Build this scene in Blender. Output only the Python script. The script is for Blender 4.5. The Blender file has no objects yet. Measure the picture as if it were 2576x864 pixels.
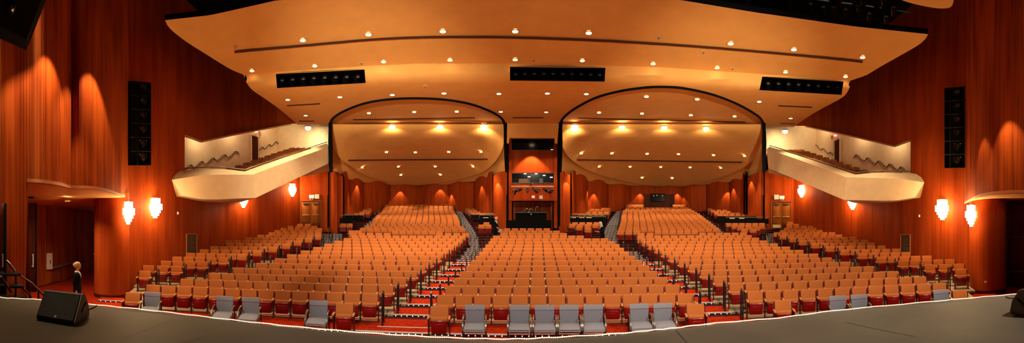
import bpy, bmesh, math, random
import numpy as np
from mathutils import Vector, Matrix
from mathutils.geometry import delaunay_2d_cdt

random.seed(7)
sc = bpy.context.scene
col = sc.collection
F, CX, HY, CZ = 920.0, 1288.0, 545.0, 3.2      # panorama scale, centre column, horizon row, eye height
PI = math.pi
sin, cos = math.sin, math.cos


def th(px): return (px - CX) / F
def P(px, py, r):
    t = th(px)
    return Vector((r * sin(t), r * cos(t), CZ + (HY - py) / F * r))
def zr(py, z): return (z - CZ) * F / (HY - py)      # distance at which height z shows on row py
def PZ(px, r, z):
    t = th(px)
    return Vector((r * sin(t), r * cos(t), z))
def lerp(a, b, t): return a + (b - a) * t
def interp(x, pts):
    if x <= pts[0][0]: return pts[0][1]
    for (a, b), (c, d) in zip(pts, pts[1:]):
        if x <= c: return b + (d - b) * (x - a) / (c - a) if c > a else d
    return pts[-1][1]
def smooth_pts(pts, n=6):
    """Catmull-Rom through 2D points."""
    out = []
    for i in range(len(pts) - 1):
        p0 = pts[max(i - 1, 0)]; p1 = pts[i]; p2 = pts[i + 1]; p3 = pts[min(i + 2, len(pts) - 1)]
        for j in range(n):
            t = j / n
            out.append(tuple(0.5 * (2 * b + (c - a) * t + (2 * a - 5 * b + 4 * c - d) * t * t + (3 * b - a - 3 * c + d) * t ** 3)
                             for a, b, c, d in zip(p0, p1, p2, p3)))
    out.append(tuple(pts[-1]))
    return out

# ------------------------------------------------------------------ materials
def new_mat(name):
    m = bpy.data.materials.new(name); m.use_nodes = True
    return m, m.node_tree.nodes, m.node_tree.links, m.node_tree.nodes['Principled BSDF']
def plain(name, c, rough=.5, metal=0, emit=None, es=0, spec=.5, noise=0, scale=30, bump=0):
    m, N, L, b = new_mat(name)
    b.inputs['Base Color'].default_value = (*c, 1); b.inputs['Roughness'].default_value = rough
    b.inputs['Metallic'].default_value = metal; b.inputs['Specular IOR Level'].default_value = spec
    if emit:
        b.inputs['Emission Color'].default_value = (*emit, 1); b.inputs['Emission Strength'].default_value = es
    if noise or bump:
        tc = N.new('ShaderNodeTexCoord'); n = N.new('ShaderNodeTexNoise')
        n.inputs['Scale'].default_value = scale; n.inputs['Detail'].default_value = 5
        L.new(tc.outputs['Object'], n.inputs['Vector'])
        if noise:
            r = N.new('ShaderNodeValToRGB')
            r.color_ramp.elements[0].position = .3; r.color_ramp.elements[1].position = .7
            r.color_ramp.elements[0].color = (*[x * (1 - noise) for x in c], 1)
            r.color_ramp.elements[1].color = (*[min(1, x * (1 + noise)) for x in c], 1)
            L.new(n.outputs['Fac'], r.inputs['Fac']); L.new(r.outputs['Color'], b.inputs['Base Color'])
        if bump:
            bp = N.new('ShaderNodeBump'); bp.inputs['Strength'].default_value = bump; bp.inputs['Distance'].default_value = .02
            L.new(n.outputs['Fac'], bp.inputs['Height']); L.new(bp.outputs['Normal'], b.inputs['Normal'])
    return m
def wood(name, dark, light, freq=11.0, rough=.42, bump=.5):
    """vertical slats: u (metres along the wall) drives the stripes, v the slow variation"""
    m, N, L, b = new_mat(name)
    uv = N.new('ShaderNodeUVMap'); mp = N.new('ShaderNodeMapping')
    mp.inputs['Scale'].default_value = (freq, .12, 1)
    L.new(uv.outputs['UV'], mp.inputs['Vector'])
    n = N.new('ShaderNodeTexNoise'); n.inputs['Scale'].default_value = 1.0; n.inputs['Detail'].default_value = 4; n.inputs['Roughness'].default_value = .65
    L.new(mp.outputs['Vector'], n.inputs['Vector'])
    mp2 = N.new('ShaderNodeMapping'); mp2.inputs['Scale'].default_value = (1.6, .25, 1)
    L.new(uv.outputs['UV'], mp2.inputs['Vector'])
    n2 = N.new('ShaderNodeTexNoise'); n2.inputs['Scale'].default_value = 1.0; n2.inputs['Detail'].default_value = 2
    L.new(mp2.outputs['Vector'], n2.inputs['Vector'])
    add = N.new('ShaderNodeMath'); add.operation = 'MULTIPLY_ADD'; add.inputs[1].default_value = .45
    L.new(n2.outputs['Fac'], add.inputs[0]); 
    mul = N.new('ShaderNodeMath'); mul.operation = 'MULTIPLY'; mul.inputs[1].default_value = .6
    L.new(n.outputs['Fac'], mul.inputs[0]); L.new(mul.outputs[0], add.inputs[2])
    r = N.new('ShaderNodeValToRGB')
    r.color_ramp.elements[0].position = .43; r.color_ramp.elements[1].position = .62
    r.color_ramp.elements[0].color = (*dark, 1); r.color_ramp.elements[1].color = (*light, 1)
    L.new(add.outputs[0], r.inputs['Fac']); L.new(r.outputs['Color'], b.inputs['Base Color'])
    b.inputs['Roughness'].default_value = rough; b.inputs['Specular IOR Level'].default_value = .04
    bp = N.new('ShaderNodeBump'); bp.inputs['Strength'].default_value = bump; bp.inputs['Distance'].default_value = .015
    L.new(n.outputs['Fac'], bp.inputs['Height']); L.new(bp.outputs['Normal'], b.inputs['Normal'])
    return m
def stripes(name, c1, c2, scale, rough=.8):
    m, N, L, b = new_mat(name)
    tc = N.new('ShaderNodeTexCoord'); w = N.new('ShaderNodeTexWave')
    w.wave_type = 'BANDS'; w.bands_direction = 'X'; w.inputs['Scale'].default_value = scale
    L.new(tc.outputs['Object'], w.inputs['Vector'])
    mx = N.new('ShaderNodeMix'); mx.data_type = 'RGBA'
    mx.inputs['A'].default_value = (*c1, 1); mx.inputs['B'].default_value = (*c2, 1)
    L.new(w.outputs['Fac'], mx.inputs['Factor']); L.new(mx.outputs['Result'], b.inputs['Base Color'])
    b.inputs['Roughness'].default_value = rough; b.inputs['Specular IOR Level'].default_value = .2
    return m
def rope_mat():
    m, N, L, b = new_mat('rope_light_bulbs')
    uv = N.new('ShaderNodeUVMap'); sp = N.new('ShaderNodeSeparateXYZ'); L.new(uv.outputs['UV'], sp.inputs[0])
    ml = N.new('ShaderNodeMath'); ml.operation = 'MULTIPLY'; ml.inputs[1].default_value = 36.0
    fr = N.new('ShaderNodeMath'); fr.operation = 'FRACT'
    lt = N.new('ShaderNodeMath'); lt.operation = 'LESS_THAN'; lt.inputs[1].default_value = .34
    L.new(sp.outputs['X'], ml.inputs[0]); L.new(ml.outputs[0], fr.inputs[0]); L.new(fr.outputs[0], lt.inputs[0])
    m2 = N.new('ShaderNodeMath'); m2.operation = 'MULTIPLY_ADD'; m2.inputs[1].default_value = 2.2; m2.inputs[2].default_value = .3
    L.new(lt.outputs[0], m2.inputs[0]); L.new(m2.outputs[0], b.inputs['Emission Strength'])
    b.inputs['Emission Color'].default_value = (1, .72, .42, 1); b.inputs['Base Color'].default_value = (.7, .55, .4, 1)
    return m

M = dict(
    wood=wood('slatted_wood', (.25, .032, .0042), (.40, .062, .008), freq=30, rough=.6, bump=.25),
    wood_fine=wood('fluted_wood', (.17, .022, .0035), (.45, .085, .0115), freq=24, rough=.6, bump=.8),
    door_wood=wood('door_wood', (.24, .07, .014), (.33, .105, .022), freq=4, bump=.05),
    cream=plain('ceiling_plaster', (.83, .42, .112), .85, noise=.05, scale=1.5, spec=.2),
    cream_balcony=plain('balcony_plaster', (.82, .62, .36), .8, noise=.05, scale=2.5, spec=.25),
    black=plain('black_paint', (.003, .003, .003), .8, spec=.08),
    void=plain('black_plenum', (.002, .002, .002), .9, spec=.1),
    black_metal=plain('black_metal', (.006, .006, .007), .3, spec=.6),
    carpet=plain('red_carpet', (.29, .018, .004), .95, noise=.3, scale=9, bump=.3, spec=.02),
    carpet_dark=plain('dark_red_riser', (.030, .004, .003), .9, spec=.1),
    concrete=plain('beige_floor', (.31, .23, .14), .7, noise=.12, scale=3),
    steel=plain('brushed_steel', (.55, .52, .47), .4, .25),
    led=plain('step_led', (1, 1, 1), .4, emit=(.9, .92, 1), es=1.1),
    led_far=plain('step_led_strip', (.34, .33, .33), .5, emit=(.85, .88, 1), es=.04), steel_far=plain('nosing_far', (.30, .28, .26), .5),  # nosings of the far steps get a darker tone
    orange=plain('orange_upholstery', (.385, .112, .025), .9, noise=.06, scale=60, bump=.1, spec=.15),
    arm=plain('armrest_wood', (.46, .16, .042), .5),
    red=plain('dark_red_lacquer', (.15, .0028, .0025), .22, spec=.55),
    red_metal=plain('dark_red_metal', (.07, .004, .003), .45, spec=.25),
    grey=plain('grey_fabric', (.145, .145, .172), .9, noise=.12, scale=120, spec=.15),
    grey_stripe=stripes('grey_striped_fabric', (.16, .158, .185), (.25, .242, .27), 24),
    bronze=plain('bronze_arm', (.17, .13, .08), .4), chair_arm=plain('chair_arm', (.085, .068, .042), .32),
    stage=plain('stage_vinyl', (.075, .062, .044), .62, noise=.22, scale=.8, spec=.18),
    seam=plain('stage_seam', (.01, .008, .006), .7),
    rope=rope_mat(),
    lamp=plain('lamp_glow', (1, .9, .75), .4, emit=(1, .80, .52), es=13),
    trim_ring=plain('lamp_trim', (.75, .52, .26), .5),
    sconce=plain('lit_glass', (1, .9, .7), .3, emit=(1, .78, .45), es=9),
    brass=plain('brass', (.65, .42, .16), .3, 1),
    glass=plain('dark_glass', (.006, .006, .007), .12, spec=.12),
    white=plain('white_panel', (.75, .70, .60), .5),
    paper=plain('paper', (.7, .62, .5), .8),
    exit_red=plain('exit_red', (.6, .03, .02), .5, emit=(1, .08, .04), es=1.6),
    exit_glow=plain('exit_letters', (1, .8, .75), .5, emit=(1, .75, .65), es=2.5),
    sign_lit=plain('lit_sign_face', (.9, .85, .7), .5, emit=(1, .9, .7), es=.35),
    skin=plain('skin', (.55, .27, .17), .6), suit=plain('black_cloth', (.004, .004, .0045), .9, spec=.1),
    shirt=plain('white_shirt', (.7, .68, .64), .8),
    blonde=plain('blonde_hair', (.48, .26, .085), .6, noise=.3, scale=40, bump=.5),
    pale_hair=plain('pale_hair', (.66, .55, .38), .6, noise=.2, scale=40, bump=.5),
    grille=plain('speaker_grille', (.012, .012, .013), .55, bump=.6, scale=220, spec=.5),
    cab=plain('speaker_cabinet', (.010, .010, .011), .5, bump=.3, scale=150, spec=.5),
    grate=plain('vent_grille', (.10, .055, .03), .6),
    slot=plain('slot_dark', (.09, .022, .006), .8),
    lens=plain('lens', (.25, .22, .2), .1, spec=1),
    door_dark=wood('dark_door', (.05, .008, .0025), (.085, .015, .004), freq=5, bump=.1),
)

# ------------------------------------------------------------------ mesh building
class MB:
    def __init__(s): s.v = []; s.f = []; s.m = []; s.uv = None
    def add(s, vs, fs, mi=0):
        o = len(s.v); s.v += [Vector(p) for p in vs]
        for f in fs: s.f.append([i + o for i in f]); s.m.append(mi)
        return s
    def bm(s, b, mi=0, mat=None):
        b.verts.index_update()
        s.add([(mat @ x.co) if mat else x.co for x in b.verts], [[q.index for q in f.verts] for f in b.faces], mi); b.free(); return s
    def box(s, c, d, mi=0, rz=0, rx=0, ry=0, bevel=0, seg=2, taper=None):
        b = bmesh.new(); bmesh.ops.create_cube(b, size=1)
        for q in b.verts:
            q.co = Vector((q.co.x * d[0], q.co.y * d[1], q.co.z * d[2]))
            if taper and q.co.z < 0: q.co.x *= taper[0]; q.co.y *= taper[1]
        if bevel: bmesh.ops.bevel(b, geom=b.edges[:], offset=bevel, segments=seg, profile=.5, affect='EDGES')
        mt = Matrix.Translation(c) @ Matrix.Rotation(rz, 4, 'Z') @ Matrix.Rotation(rx, 4, 'X') @ Matrix.Rotation(ry, 4, 'Y')
        return s.bm(b, mi, mt)
    def tube(s, pts, r, n=8, mi=0, closed=False, caps=True):
        pts = [Vector(p) for p in pts]; rings = []; up = Vector((0, 0, 1)); N = len(pts)
        for i, p in enumerate(pts):
            a = pts[(i - 1) % N] if closed or i else p; c = pts[(i + 1) % N] if closed or i < N - 1 else p
            t = (c - a).normalized()
            if rings: x = px_ - t * px_.dot(t)
            else:
                x = t.cross(up)
                if x.length < 1e-2: x = t.cross(Vector((0, 1, 0)))
            if x.length < 1e-6: x = t.orthogonal()
            x.normalize(); px_ = x; y = x.cross(t).normalized()
            rr = r[i] if isinstance(r, (list, tuple)) else r
            rings.append([p + x * rr * cos(2 * PI * k / n) + y * rr * sin(2 * PI * k / n) for k in range(n)])
        vs = [q for R in rings for q in R]; fs = []
        for i in range(N if closed else N - 1):
            j = (i + 1) % N
            for k in range(n): fs.append([i * n + k, i * n + (k + 1) % n, j * n + (k + 1) % n, j * n + k])
        if caps and not closed: fs.append(list(range(n))[::-1]); fs.append([(N - 1) * n + k for k in range(n)])
        return s.add(vs, fs, mi)
    def lathe(s, prof, n=20, mi=0, mat=None, a0=0, a1=2 * PI):
        full = abs(a1 - a0 - 2 * PI) < 1e-6; m = n if full else n + 1
        vs = [Vector((r * cos(a0 + (a1 - a0) * k / n), r * sin(a0 + (a1 - a0) * k / n), z)) for r, z in prof for k in range(m)]
        fs = []
        for i in range(len(prof) - 1):
            for k in range(n): fs.append([i * m + k, i * m + (k + 1) % m, (i + 1) * m + (k + 1) % m, (i + 1) * m + k])
        if mat: vs = [mat @ v for v in vs]
        return s.add(vs, fs, mi)
    def prism(s, poly, h, mi=0, mat=None):
        """poly in local XY extruded from z=0 to h"""
        n = len(poly); vs = [Vector((x, y, 0)) for x, y in poly] + [Vector((x, y, h)) for x, y in poly]
        fs = [list(range(n))[::-1], list(range(n, 2 * n))] + [[i, (i + 1) % n, n + (i + 1) % n, n + i] for i in range(n)]
        if mat: vs = [mat @ v for v in vs]
        return s.add(vs, fs, mi)
    def mesh(s, name, mats, smooth=True, ang=.6):
        me = bpy.data.meshes.new(name)
        me.from_pydata([tuple(v) for v in s.v], [], s.f)
        for m in (mats if isinstance(mats, (list, tuple)) else [mats]): me.materials.append(m)
        me.polygons.foreach_set('material_index', s.m)
        if s.uv is not None:
            ul = me.uv_layers.new(name='UVMap')
            for l in me.loops: ul.data[l.index].uv = s.uv[l.vertex_index]
        b = bmesh.new(); b.from_mesh(me); bmesh.ops.recalc_face_normals(b, faces=b.faces[:]); b.to_mesh(me); b.free()
        if smooth:
            me.shade_smooth(); me.set_sharp_from_angle(angle=ang)
        return me
    def build(s, name, mats, parent=None, smooth=True, ang=.6):
        o = bpy.data.objects.new(name, s.mesh(name, mats, smooth, ang)); col.objects.link(o)
        if parent: o.parent = parent
        return o
def link(name, me, parent=None):
    o = bpy.data.objects.new(name, me); col.objects.link(o); o.parent = parent
    return o
def tag(o, label, cat, group=None):
    o['label'] = label; o['category'] = cat
    if group: o['group'] = group
    return o
def thing(name, label, cat, loc=(0, 0, 0), rz=0, group=None):
    o = bpy.data.objects.new(name, None); col.objects.link(o)
    o.location = loc; o.rotation_euler = (0, 0, rz); o.empty_display_size = .1
    return tag(o, label, cat, group)
def struct(o): o['kind'] = 'structure'; return o

# ------------------------------------------------------------------ surfaces traced in angle and height, at their own distance
def inside(x, y, poly):
    c = False; n = len(poly); j = n - 1
    for i in range(n):
        xi, yi = poly[i]; xj, yj = poly[j]
        if (yi > y) != (yj > y) and x < (xj - xi) * (y - yi) / (yj - yi) + xi: c = not c
        j = i
    return c
def patch_mb(outer, rfun, gx=16, gy=16, holes=(), kinks=(), ufun=None, mi=0):
    vs = []; es = []
    for poly in [outer, *holes]:
        o = len(vs); pl = []
        for a, b in zip(poly, list(poly[1:]) + [poly[0]]):
            k = max(1, int(math.ceil(max(abs(a[0] - b[0]) / gx, abs(a[1] - b[1]) / gy))))
            ts = [j / k for j in range(k)] + [(q - a[0]) / (b[0] - a[0]) for q in kinks if (a[0] - q) * (b[0] - q) < 0]
            last = -1
            for t in sorted(ts):
                if t - last > 1e-4: pl.append((a[0] + (b[0] - a[0]) * t, a[1] + (b[1] - a[1]) * t)); last = t
        n = len(pl); vs += pl; es += [(o + i, o + (i + 1) % n) for i in range(n)]
    xs = [p[0] for p in outer]; ys = [p[1] for p in outer]
    x0, x1, y0, y1 = min(xs), max(xs), min(ys), max(ys)
    cols = [x0 + (x1 - x0) * i / max(1, round((x1 - x0) / gx)) for i in range(max(1, round((x1 - x0) / gx)) + 1)]
    cols = [c for c in cols if all(abs(c - q) > gx * .3 for q in kinks)] + [q for q in kinks if x0 < q < x1]
    ny = max(1, round((y1 - y0) / gy)); rows = [y0 + (y1 - y0) * i / ny for i in range(ny + 1)]
    bnd = np.array(vs)
    for x in cols:
        for y in rows:
            if inside(x, y, outer) and not any(inside(x, y, h) for h in holes):
                if np.min((bnd[:, 0] - x) ** 2 + (bnd[:, 1] - y) ** 2) > (min(gx, gy) * .35) ** 2: vs.append((x, y))
    r = delaunay_2d_cdt([Vector(v) for v in vs], es, [], 0, 1e-6)
    V, T = r[0], r[2]
    fs = []
    for t in T:
        cx = sum(V[i].x for i in t) / len(t); cy = sum(V[i].y for i in t) / len(t)
        if inside(cx, cy, outer) and not any(inside(cx, cy, h) for h in holes): fs.append(list(t))
    mb = MB(); mb.add([P(v.x, v.y, rfun(v.x, v.y)) for v in V], fs, mi)
    if ufun: mb.uv = [(ufun(v.x), mb.v[i].z) for i, v in enumerate(V)]
    return mb
def rim_strip(mb, outline, rf, d):
    """a real edge round a panel, going back by d"""
    n = len(outline); vs = [P(x, y, rf(x, y)) for x, y in outline] + [P(x, y, rf(x, y) + d) for x, y in outline]
    mb.add(vs, [[i, (i + 1) % n, n + (i + 1) % n, n + i] for i in range(n)])
def plan(pts, bulge=None, n=6):
    """wall in plan from [(px, r)]: returns (rfun, ufun, kinks)"""
    Q = [(px, Vector((r * sin(th(px)), r * cos(th(px))))) for px, r in pts]
    R = []
    for i in range(len(Q) - 1):
        (pa, a), (pb, b) = Q[i], Q[i + 1]
        k = n if bulge else 1
        nrm = Vector((-(b - a).y, (b - a).x)).normalized()
        if nrm.dot((a + b) / 2) > 0: nrm = -nrm            # towards the hall
        bl = bulge[i] if isinstance(bulge, (list, tuple)) else (bulge or 0)
        for j in range(k):
            t = j / k; p = a + (b - a) * t + nrm * bl * 4 * t * (1 - t)
            R.append((CX + F * math.atan2(p.x, p.y), p))
    R.append(Q[-1])
    R.sort(key=lambda q: q[0])
    us = [0.0]
    for a, b in zip(R, R[1:]): us.append(us[-1] + (b[1] - a[1]).length)
    def rfun(px, py=0):
        for i in range(len(R) - 1):
            if px <= R[i + 1][0] or i == len(R) - 2:
                a, b = R[i][1], R[i + 1][1]; d = Vector((sin(th(px)), cos(th(px)))); e = b - a
                den = d.x * e.y - d.y * e.x
                if abs(den) < 1e-9: return a.length
                return max(.5, (a.x * e.y - a.y * e.x) / den)
    def ufun(px):
        return interp(px, [(q[0], u) for q, u in zip(R, us)])
    return rfun, ufun, [q[0] for q in R[1:-1]]
def wall(name, outer, pl, mat, holes=(), gx=30, gy=40, parent=None, ang=.35):
    o = patch_mb(outer, pl[0], gx, gy, holes, pl[2], pl[1]).build(name, mat, parent, ang=ang)
    if parent is None: struct(o)
    return o
def wall_strip(name, top, bot, pl, mat, gx=12, ny=10, parent=None):
    """wall between a top line and a bottom line, columns at every bend of its plan"""
    x0, x1 = top[0][0], top[-1][0]; n = max(1, round((x1 - x0) / gx))
    xs = sorted(set([round(x0 + (x1 - x0) * i / n, 2) for i in range(n + 1)] + [round(k, 2) for k in pl[2] if x0 < k < x1] + [p[0] for p in top]))
    xs = [x for i, x in enumerate(xs) if i == 0 or x - xs[i - 1] > .15]
    mb = MB(); uv = []; vs = []
    for x in xs:
        r = pl[0](x); u = pl[1](x); a, b = interp(x, top), interp(x, bot)
        for j in range(ny + 1): p = P(x, lerp(a, b, j / ny), r); vs.append(p); uv.append((u, p.z))
    m = ny + 1
    mb.add(vs, [[i * m + j, i * m + j + 1, (i + 1) * m + j + 1, (i + 1) * m + j] for i in range(len(xs) - 1) for j in range(ny)]); mb.uv = uv
    o = mb.build(name, mat, parent, ang=.35)
    return o if parent else struct(o)
def solid(o, t, off=0):
    md = o.modifiers.new('thickness', 'SOLIDIFY'); md.thickness = t; md.offset = off
    return o
def quad(name, pts, mat, kind=True, uvscale=None):
    mb = MB(); mb.add(pts, [list(range(len(pts)))])
    a = Vector(pts[0]); mb.uv = [((Vector(p) - a).xy.length, Vector(p).z) for p in pts]
    o = mb.build(name, mat, smooth=False)
    if kind: struct(o)
    return o

# ------------------------------------------------------------------ camera
cam = bpy.data.cameras.new('camera'); co = bpy.data.objects.new('camera', cam); col.objects.link(co)
co.location = (0, 0, CZ); co.rotation_euler = (PI / 2, 0, 0)
cam.type = 'PANO'; cam.panorama_type = 'CENTRAL_CYLINDRICAL'
cam.central_cylindrical_range_u_min = -CX / F; cam.central_cylindrical_range_u_max = (2576 - CX) / F
cam.central_cylindrical_range_v_min = -(864 - HY) / F; cam.central_cylindrical_range_v_max = HY / F
cam.central_cylindrical_radius = 1.0
cam.clip_end = 200; sc.camera = co
sc.view_settings.view_transform = 'Standard'; sc.view_settings.look = 'None'
sc.view_settings.gamma = 1; sc.view_settings.use_curve_mapping = False
sc.view_settings.exposure = 0.58
w = bpy.data.worlds.new('world'); sc.world = w; w.use_nodes = True
w.node_tree.nodes['Background'].inputs['Color'].default_value = (1, .45, .15, 1)
w.node_tree.nodes['Background'].inputs['Strength'].default_value = 0.0
sc.cycles.use_denoising = True
sc.cycles.max_bounces = 7; sc.cycles.diffuse_bounces = 5; sc.cycles.glossy_bounces = 2
sc.cycles.sample_clamp_indirect = 4
WARM = (1, .76, .47)
def lamp_spot(loc, energy, size=2.0, blend=.6, color=WARM, rad=.06, aim=None, name='spot'):
    l = bpy.data.lights.new(name, 'SPOT'); l.energy = energy; l.spot_size = size; l.spot_blend = blend
    l.color = color; l.shadow_soft_size = rad
    o = bpy.data.objects.new(name, l); col.objects.link(o); o.location = loc
    if aim is not None:
        o.rotation_euler = (Vector(aim) - Vector(loc)).to_track_quat('-Z', 'Y').to_euler()
    return o
def lamp_point(loc, energy, color=WARM, rad=.1):
    l = bpy.data.lights.new('bulb', 'POINT'); l.energy = energy; l.color = color; l.shadow_soft_size = rad
    o = bpy.data.objects.new('bulb', l); col.objects.link(o); o.location = loc
    return o
ORD = 'first second third fourth fifth sixth seventh eighth ninth tenth eleventh twelfth thirteenth fourteenth fifteenth sixteenth seventeenth eighteenth nineteenth twentieth'.split()

# ------------------------------------------------------------------ the seating bowl: rings about one centre
RC = Vector((-.18446, -4.39)); R0, DR = 14.8357, 1.06043
SH = .78                                              # height of a seat back
def ztop(k): return .93894 + .06052 * k + .0021709 * k * k
def zf(k): return .16 if k < 0 else ztop(k) - SH      # floor of row k
def ring_r(px, R):
    t = th(px); b = RC.x * sin(t) + RC.y * cos(t)
    return b + math.sqrt(max(0, b * b - RC.length_squared + R * R))
def ring_pt(px, R):
    r = ring_r(px, R); return Vector((r * sin(th(px)), r * cos(th(px))))
def ring_ang(px, R):
    p = ring_pt(px, R) - RC; return math.atan2(p.x, p.y)
def ang_pt(a, R): return Vector((RC.x + R * sin(a), RC.y + R * cos(a)))
def ytop(px, k): return HY + (CZ - ztop(k)) * F / ring_r(px, R0 + DR * k)
def k_of(px, y):
    lo, hi = 0.0, 34.0
    for _ in range(40):
        m = (lo + hi) / 2
        if ytop(px, m) > y: lo = m
        else: hi = m
    return lo

cen = [(1097.5, 1746), (1119, 1712), (1139.6, 1681), (1156, 1655), (1171, 1635), (1183, 1616), (1195, 1598.5), (1204, 1583.5), (1213, 1571), (1220, 1560),
       (1228, 1548), (1233, 1531), (1239, 1470), (1257, 1428), (1260, 1409), (1265.5, 1385.6)]
lef = [(367.6, 953.7), (453.6, 992), (523.7, 1023.8), (584.6, 1050.5), (643, 1072), (689.5, 1091), (721, 1110), (755.5, 1124), (786.8, 1137), (814.7, 1149),
       (839.8, 1160), (863.6, 1168), (882.7, 1174)]
rig = [(1876, 2381), (1831.5, 2331), (1793, 2262), (1760, 2201), (1730.5, 2141), (1705, 2094), (1681, 2059.6), (1663.7, 2022), (1647, 1988.6), (1630, 1957.8),
       (1615, 1931), (1603, 1911), (1602, 1892)]
sle = {2: (337.6, 394), 3: (357, 463), 4: (373, 525), 5: (432, 577), 6: (467, 622), 7: (501, 661), 8: (527.6, 698.7), 9: (568.5, 732), 10: (565.5, 760), 11: (615, 787),
       12: (647, 809.7), 13: (675, 810), 14: (688, 810.5), 15: (705, 812), 16: (721, 801), 17: (727, 784), 18: (750, 784)}
sri = {2: (2391, 2441), 3: (2320, 2429), 4: (2257, 2403), 5: (2202, 2345), 6: (2156, 2292), 7: (2112, 2267), 8: (2075, 2230), 9: (2039.6, 2201.5), 10: (2008.7, 2185),
       11: (1984, 2156), 12: (1960, 2119), 13: (1945, 2102), 14: (1961, 2070), 15: (1971, 2054.6), 16: (1977, 2048), 17: (1977, 2028), 18: (1977, 2019)}
def side_wall(px):
    Q = [(325, 15.25), (565, 23.3), (755, 30.0)] if px < CX else [(1997, 31.0), (2193, 23.2), (2440, 16.2)]
    Q = [Vector((r * sin(th(x)), r * cos(th(x)))) for x, r in Q]; d = Vector((sin(th(px)), cos(th(px))))
    out = 99
    for a, b in zip(Q, Q[1:]):
        e = b - a; den = d.x * e.y - d.y * e.x; t = (d.y * a.x - d.x * a.y) / den if den else -1
        if -.3 < t < 1.3: out = min(out, max(1, (a.x * e.y - a.y * e.x) / den))
    return out
seats = []   # (block, row, index, n, x, y, z, phi, k, first, last)
def add_row(block, row, k, L, Rr, n=None, cnt=None):
    R = R0 + DR * k
    a0, a1 = ring_ang(L, R), ring_ang(Rr, R)
    if n is None: n = max(1, int((a1 - a0) * R / .52 + .2))
    for i in range(n):
        a = lerp(a0, a1, (i + .5) / n); p = ang_pt(a, R - .18)
        if block.startswith('narrow') and p.length > side_wall(CX + F * math.atan2(p.x, p.y)) - .42: continue
        seats.append((block, row, i, n, p.x, p.y, zf(k), -a, k, i == 0, i == n - 1))
for k, (a, b) in enumerate(cen): add_row('middle block', k, k, a, b, 14 if k < 12 else None)
for k, (a, b) in enumerate(lef): add_row('block with the usher and wedge speaker beyond its end', k, k, a, b)
for k, (a, b) in enumerate(rig): add_row('block opposite', k, k, a, b)
for k, (a, b) in sle.items(): add_row('narrow block under one balcony', k - 2, k, a, b)
for k, (a, b) in sri.items(): add_row('narrow block under the other balcony', k - 2, k, a, b)
RL_L = [(518, 969), (521, 965), (532, 959.5), (539, 951), (549, 940), (563, 932), (574, 911), (579, 880), (600, 878)]
RL_R = [(518, 1140), (525, 1141), (539, 1148), (544, 1153), (553, 1156), (563, 1157), (574, 1171), (585, 1182), (600, 1184)]
RR_L = [(520, 1575), (527, 1571), (530, 1566), (538, 1564), (546, 1562), (555, 1562), (560, 1560), (583, 1552), (600, 1550)]
RR_R = [(520, 1725), (523, 1735), (527, 1741), (531, 1750), (538, 1762), (546, 1771), (555, 1783), (566, 1797), (571, 1805), (577, 1813), (588, 1833), (596, 1880)]
for k in range(13, 30):
    y = ytop(1050, k); a, b = interp(y, RL_L), interp(y, RL_R)
    if k == 13: add_row('rear a', k, k, 878, 985); add_row('rear a', k, k, 1095, 1182)
    elif k == 14: add_row('rear a', k, k, 877, 911); add_row('rear a', k, k, 985, 1115)
    else: add_row('rear a', k, k, a, b)
    y = ytop(1650, k); a, b = interp(y, RR_L), interp(y, RR_R)
    if k == 13: add_row('rear b', k, k, 1602, 1646); add_row('rear b', k, k, 1757, 1880)
    elif k == 14: add_row('rear b', k, k, 1551, 1612); add_row('rear b', k, k, 1646, 1757)
    elif k >= 28: add_row('rear b', k, k, a, 1619); add_row('rear b', k, k, 1692, b)
    else: add_row('rear b', k, k, a, b)
for (y, a, b) in [(558.5, 840, 884), (563, 855, 888), (524.5, 908, 936), (528, 888, 936), (533, 868, 932), (537, 872, 918),
                  (560, 1210, 1238), (566, 1203, 1237), (525, 1170, 1198), (529, 1176, 1217), (533, 1181, 1238), (537, 1188, 1240),
                  (523.5, 1514, 1537), (526.5, 1483, 1536), (530, 1476, 1534), (534, 1457, 1533), (540.5, 1434, 1520),
                  (560, 1419, 1510), (565, 1430, 1508), (570, 1446, 1490), (575, 1468, 1492),
                  (525, 1775, 1797), (528.5, 1786, 1830), (532, 1793, 1840), (536, 1797, 1863), (540, 1803, 1881), (543.5, 1815, 1892),
                  (562, 1824, 1925), (567, 1838, 1925), (571, 1852, 1915), (576, 1862, 1905)]:
    add_row('box', 0, k_of((a + b) / 2, y), a, b)
RA = 13.68
for px, nm in [(336, 'beside the drum column'), (868, 'beside the left main aisle'), (1106, 'at the left front corner of the middle block'),
               (1748, 'at the right main aisle corner'), (1968, 'before the right block near its aisle end'), (2413, 'next to a grey chair by the right column')]:
    a = ring_ang(px, RA + .1); p = ang_pt(a, RA + .1 - .18)
    seats.append(('front', 0, 0, 1, p.x, p.y, .10, -a, -1, True, True, nm))
seats.sort(key=lambda s: math.hypot(s[4], s[5]))

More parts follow.
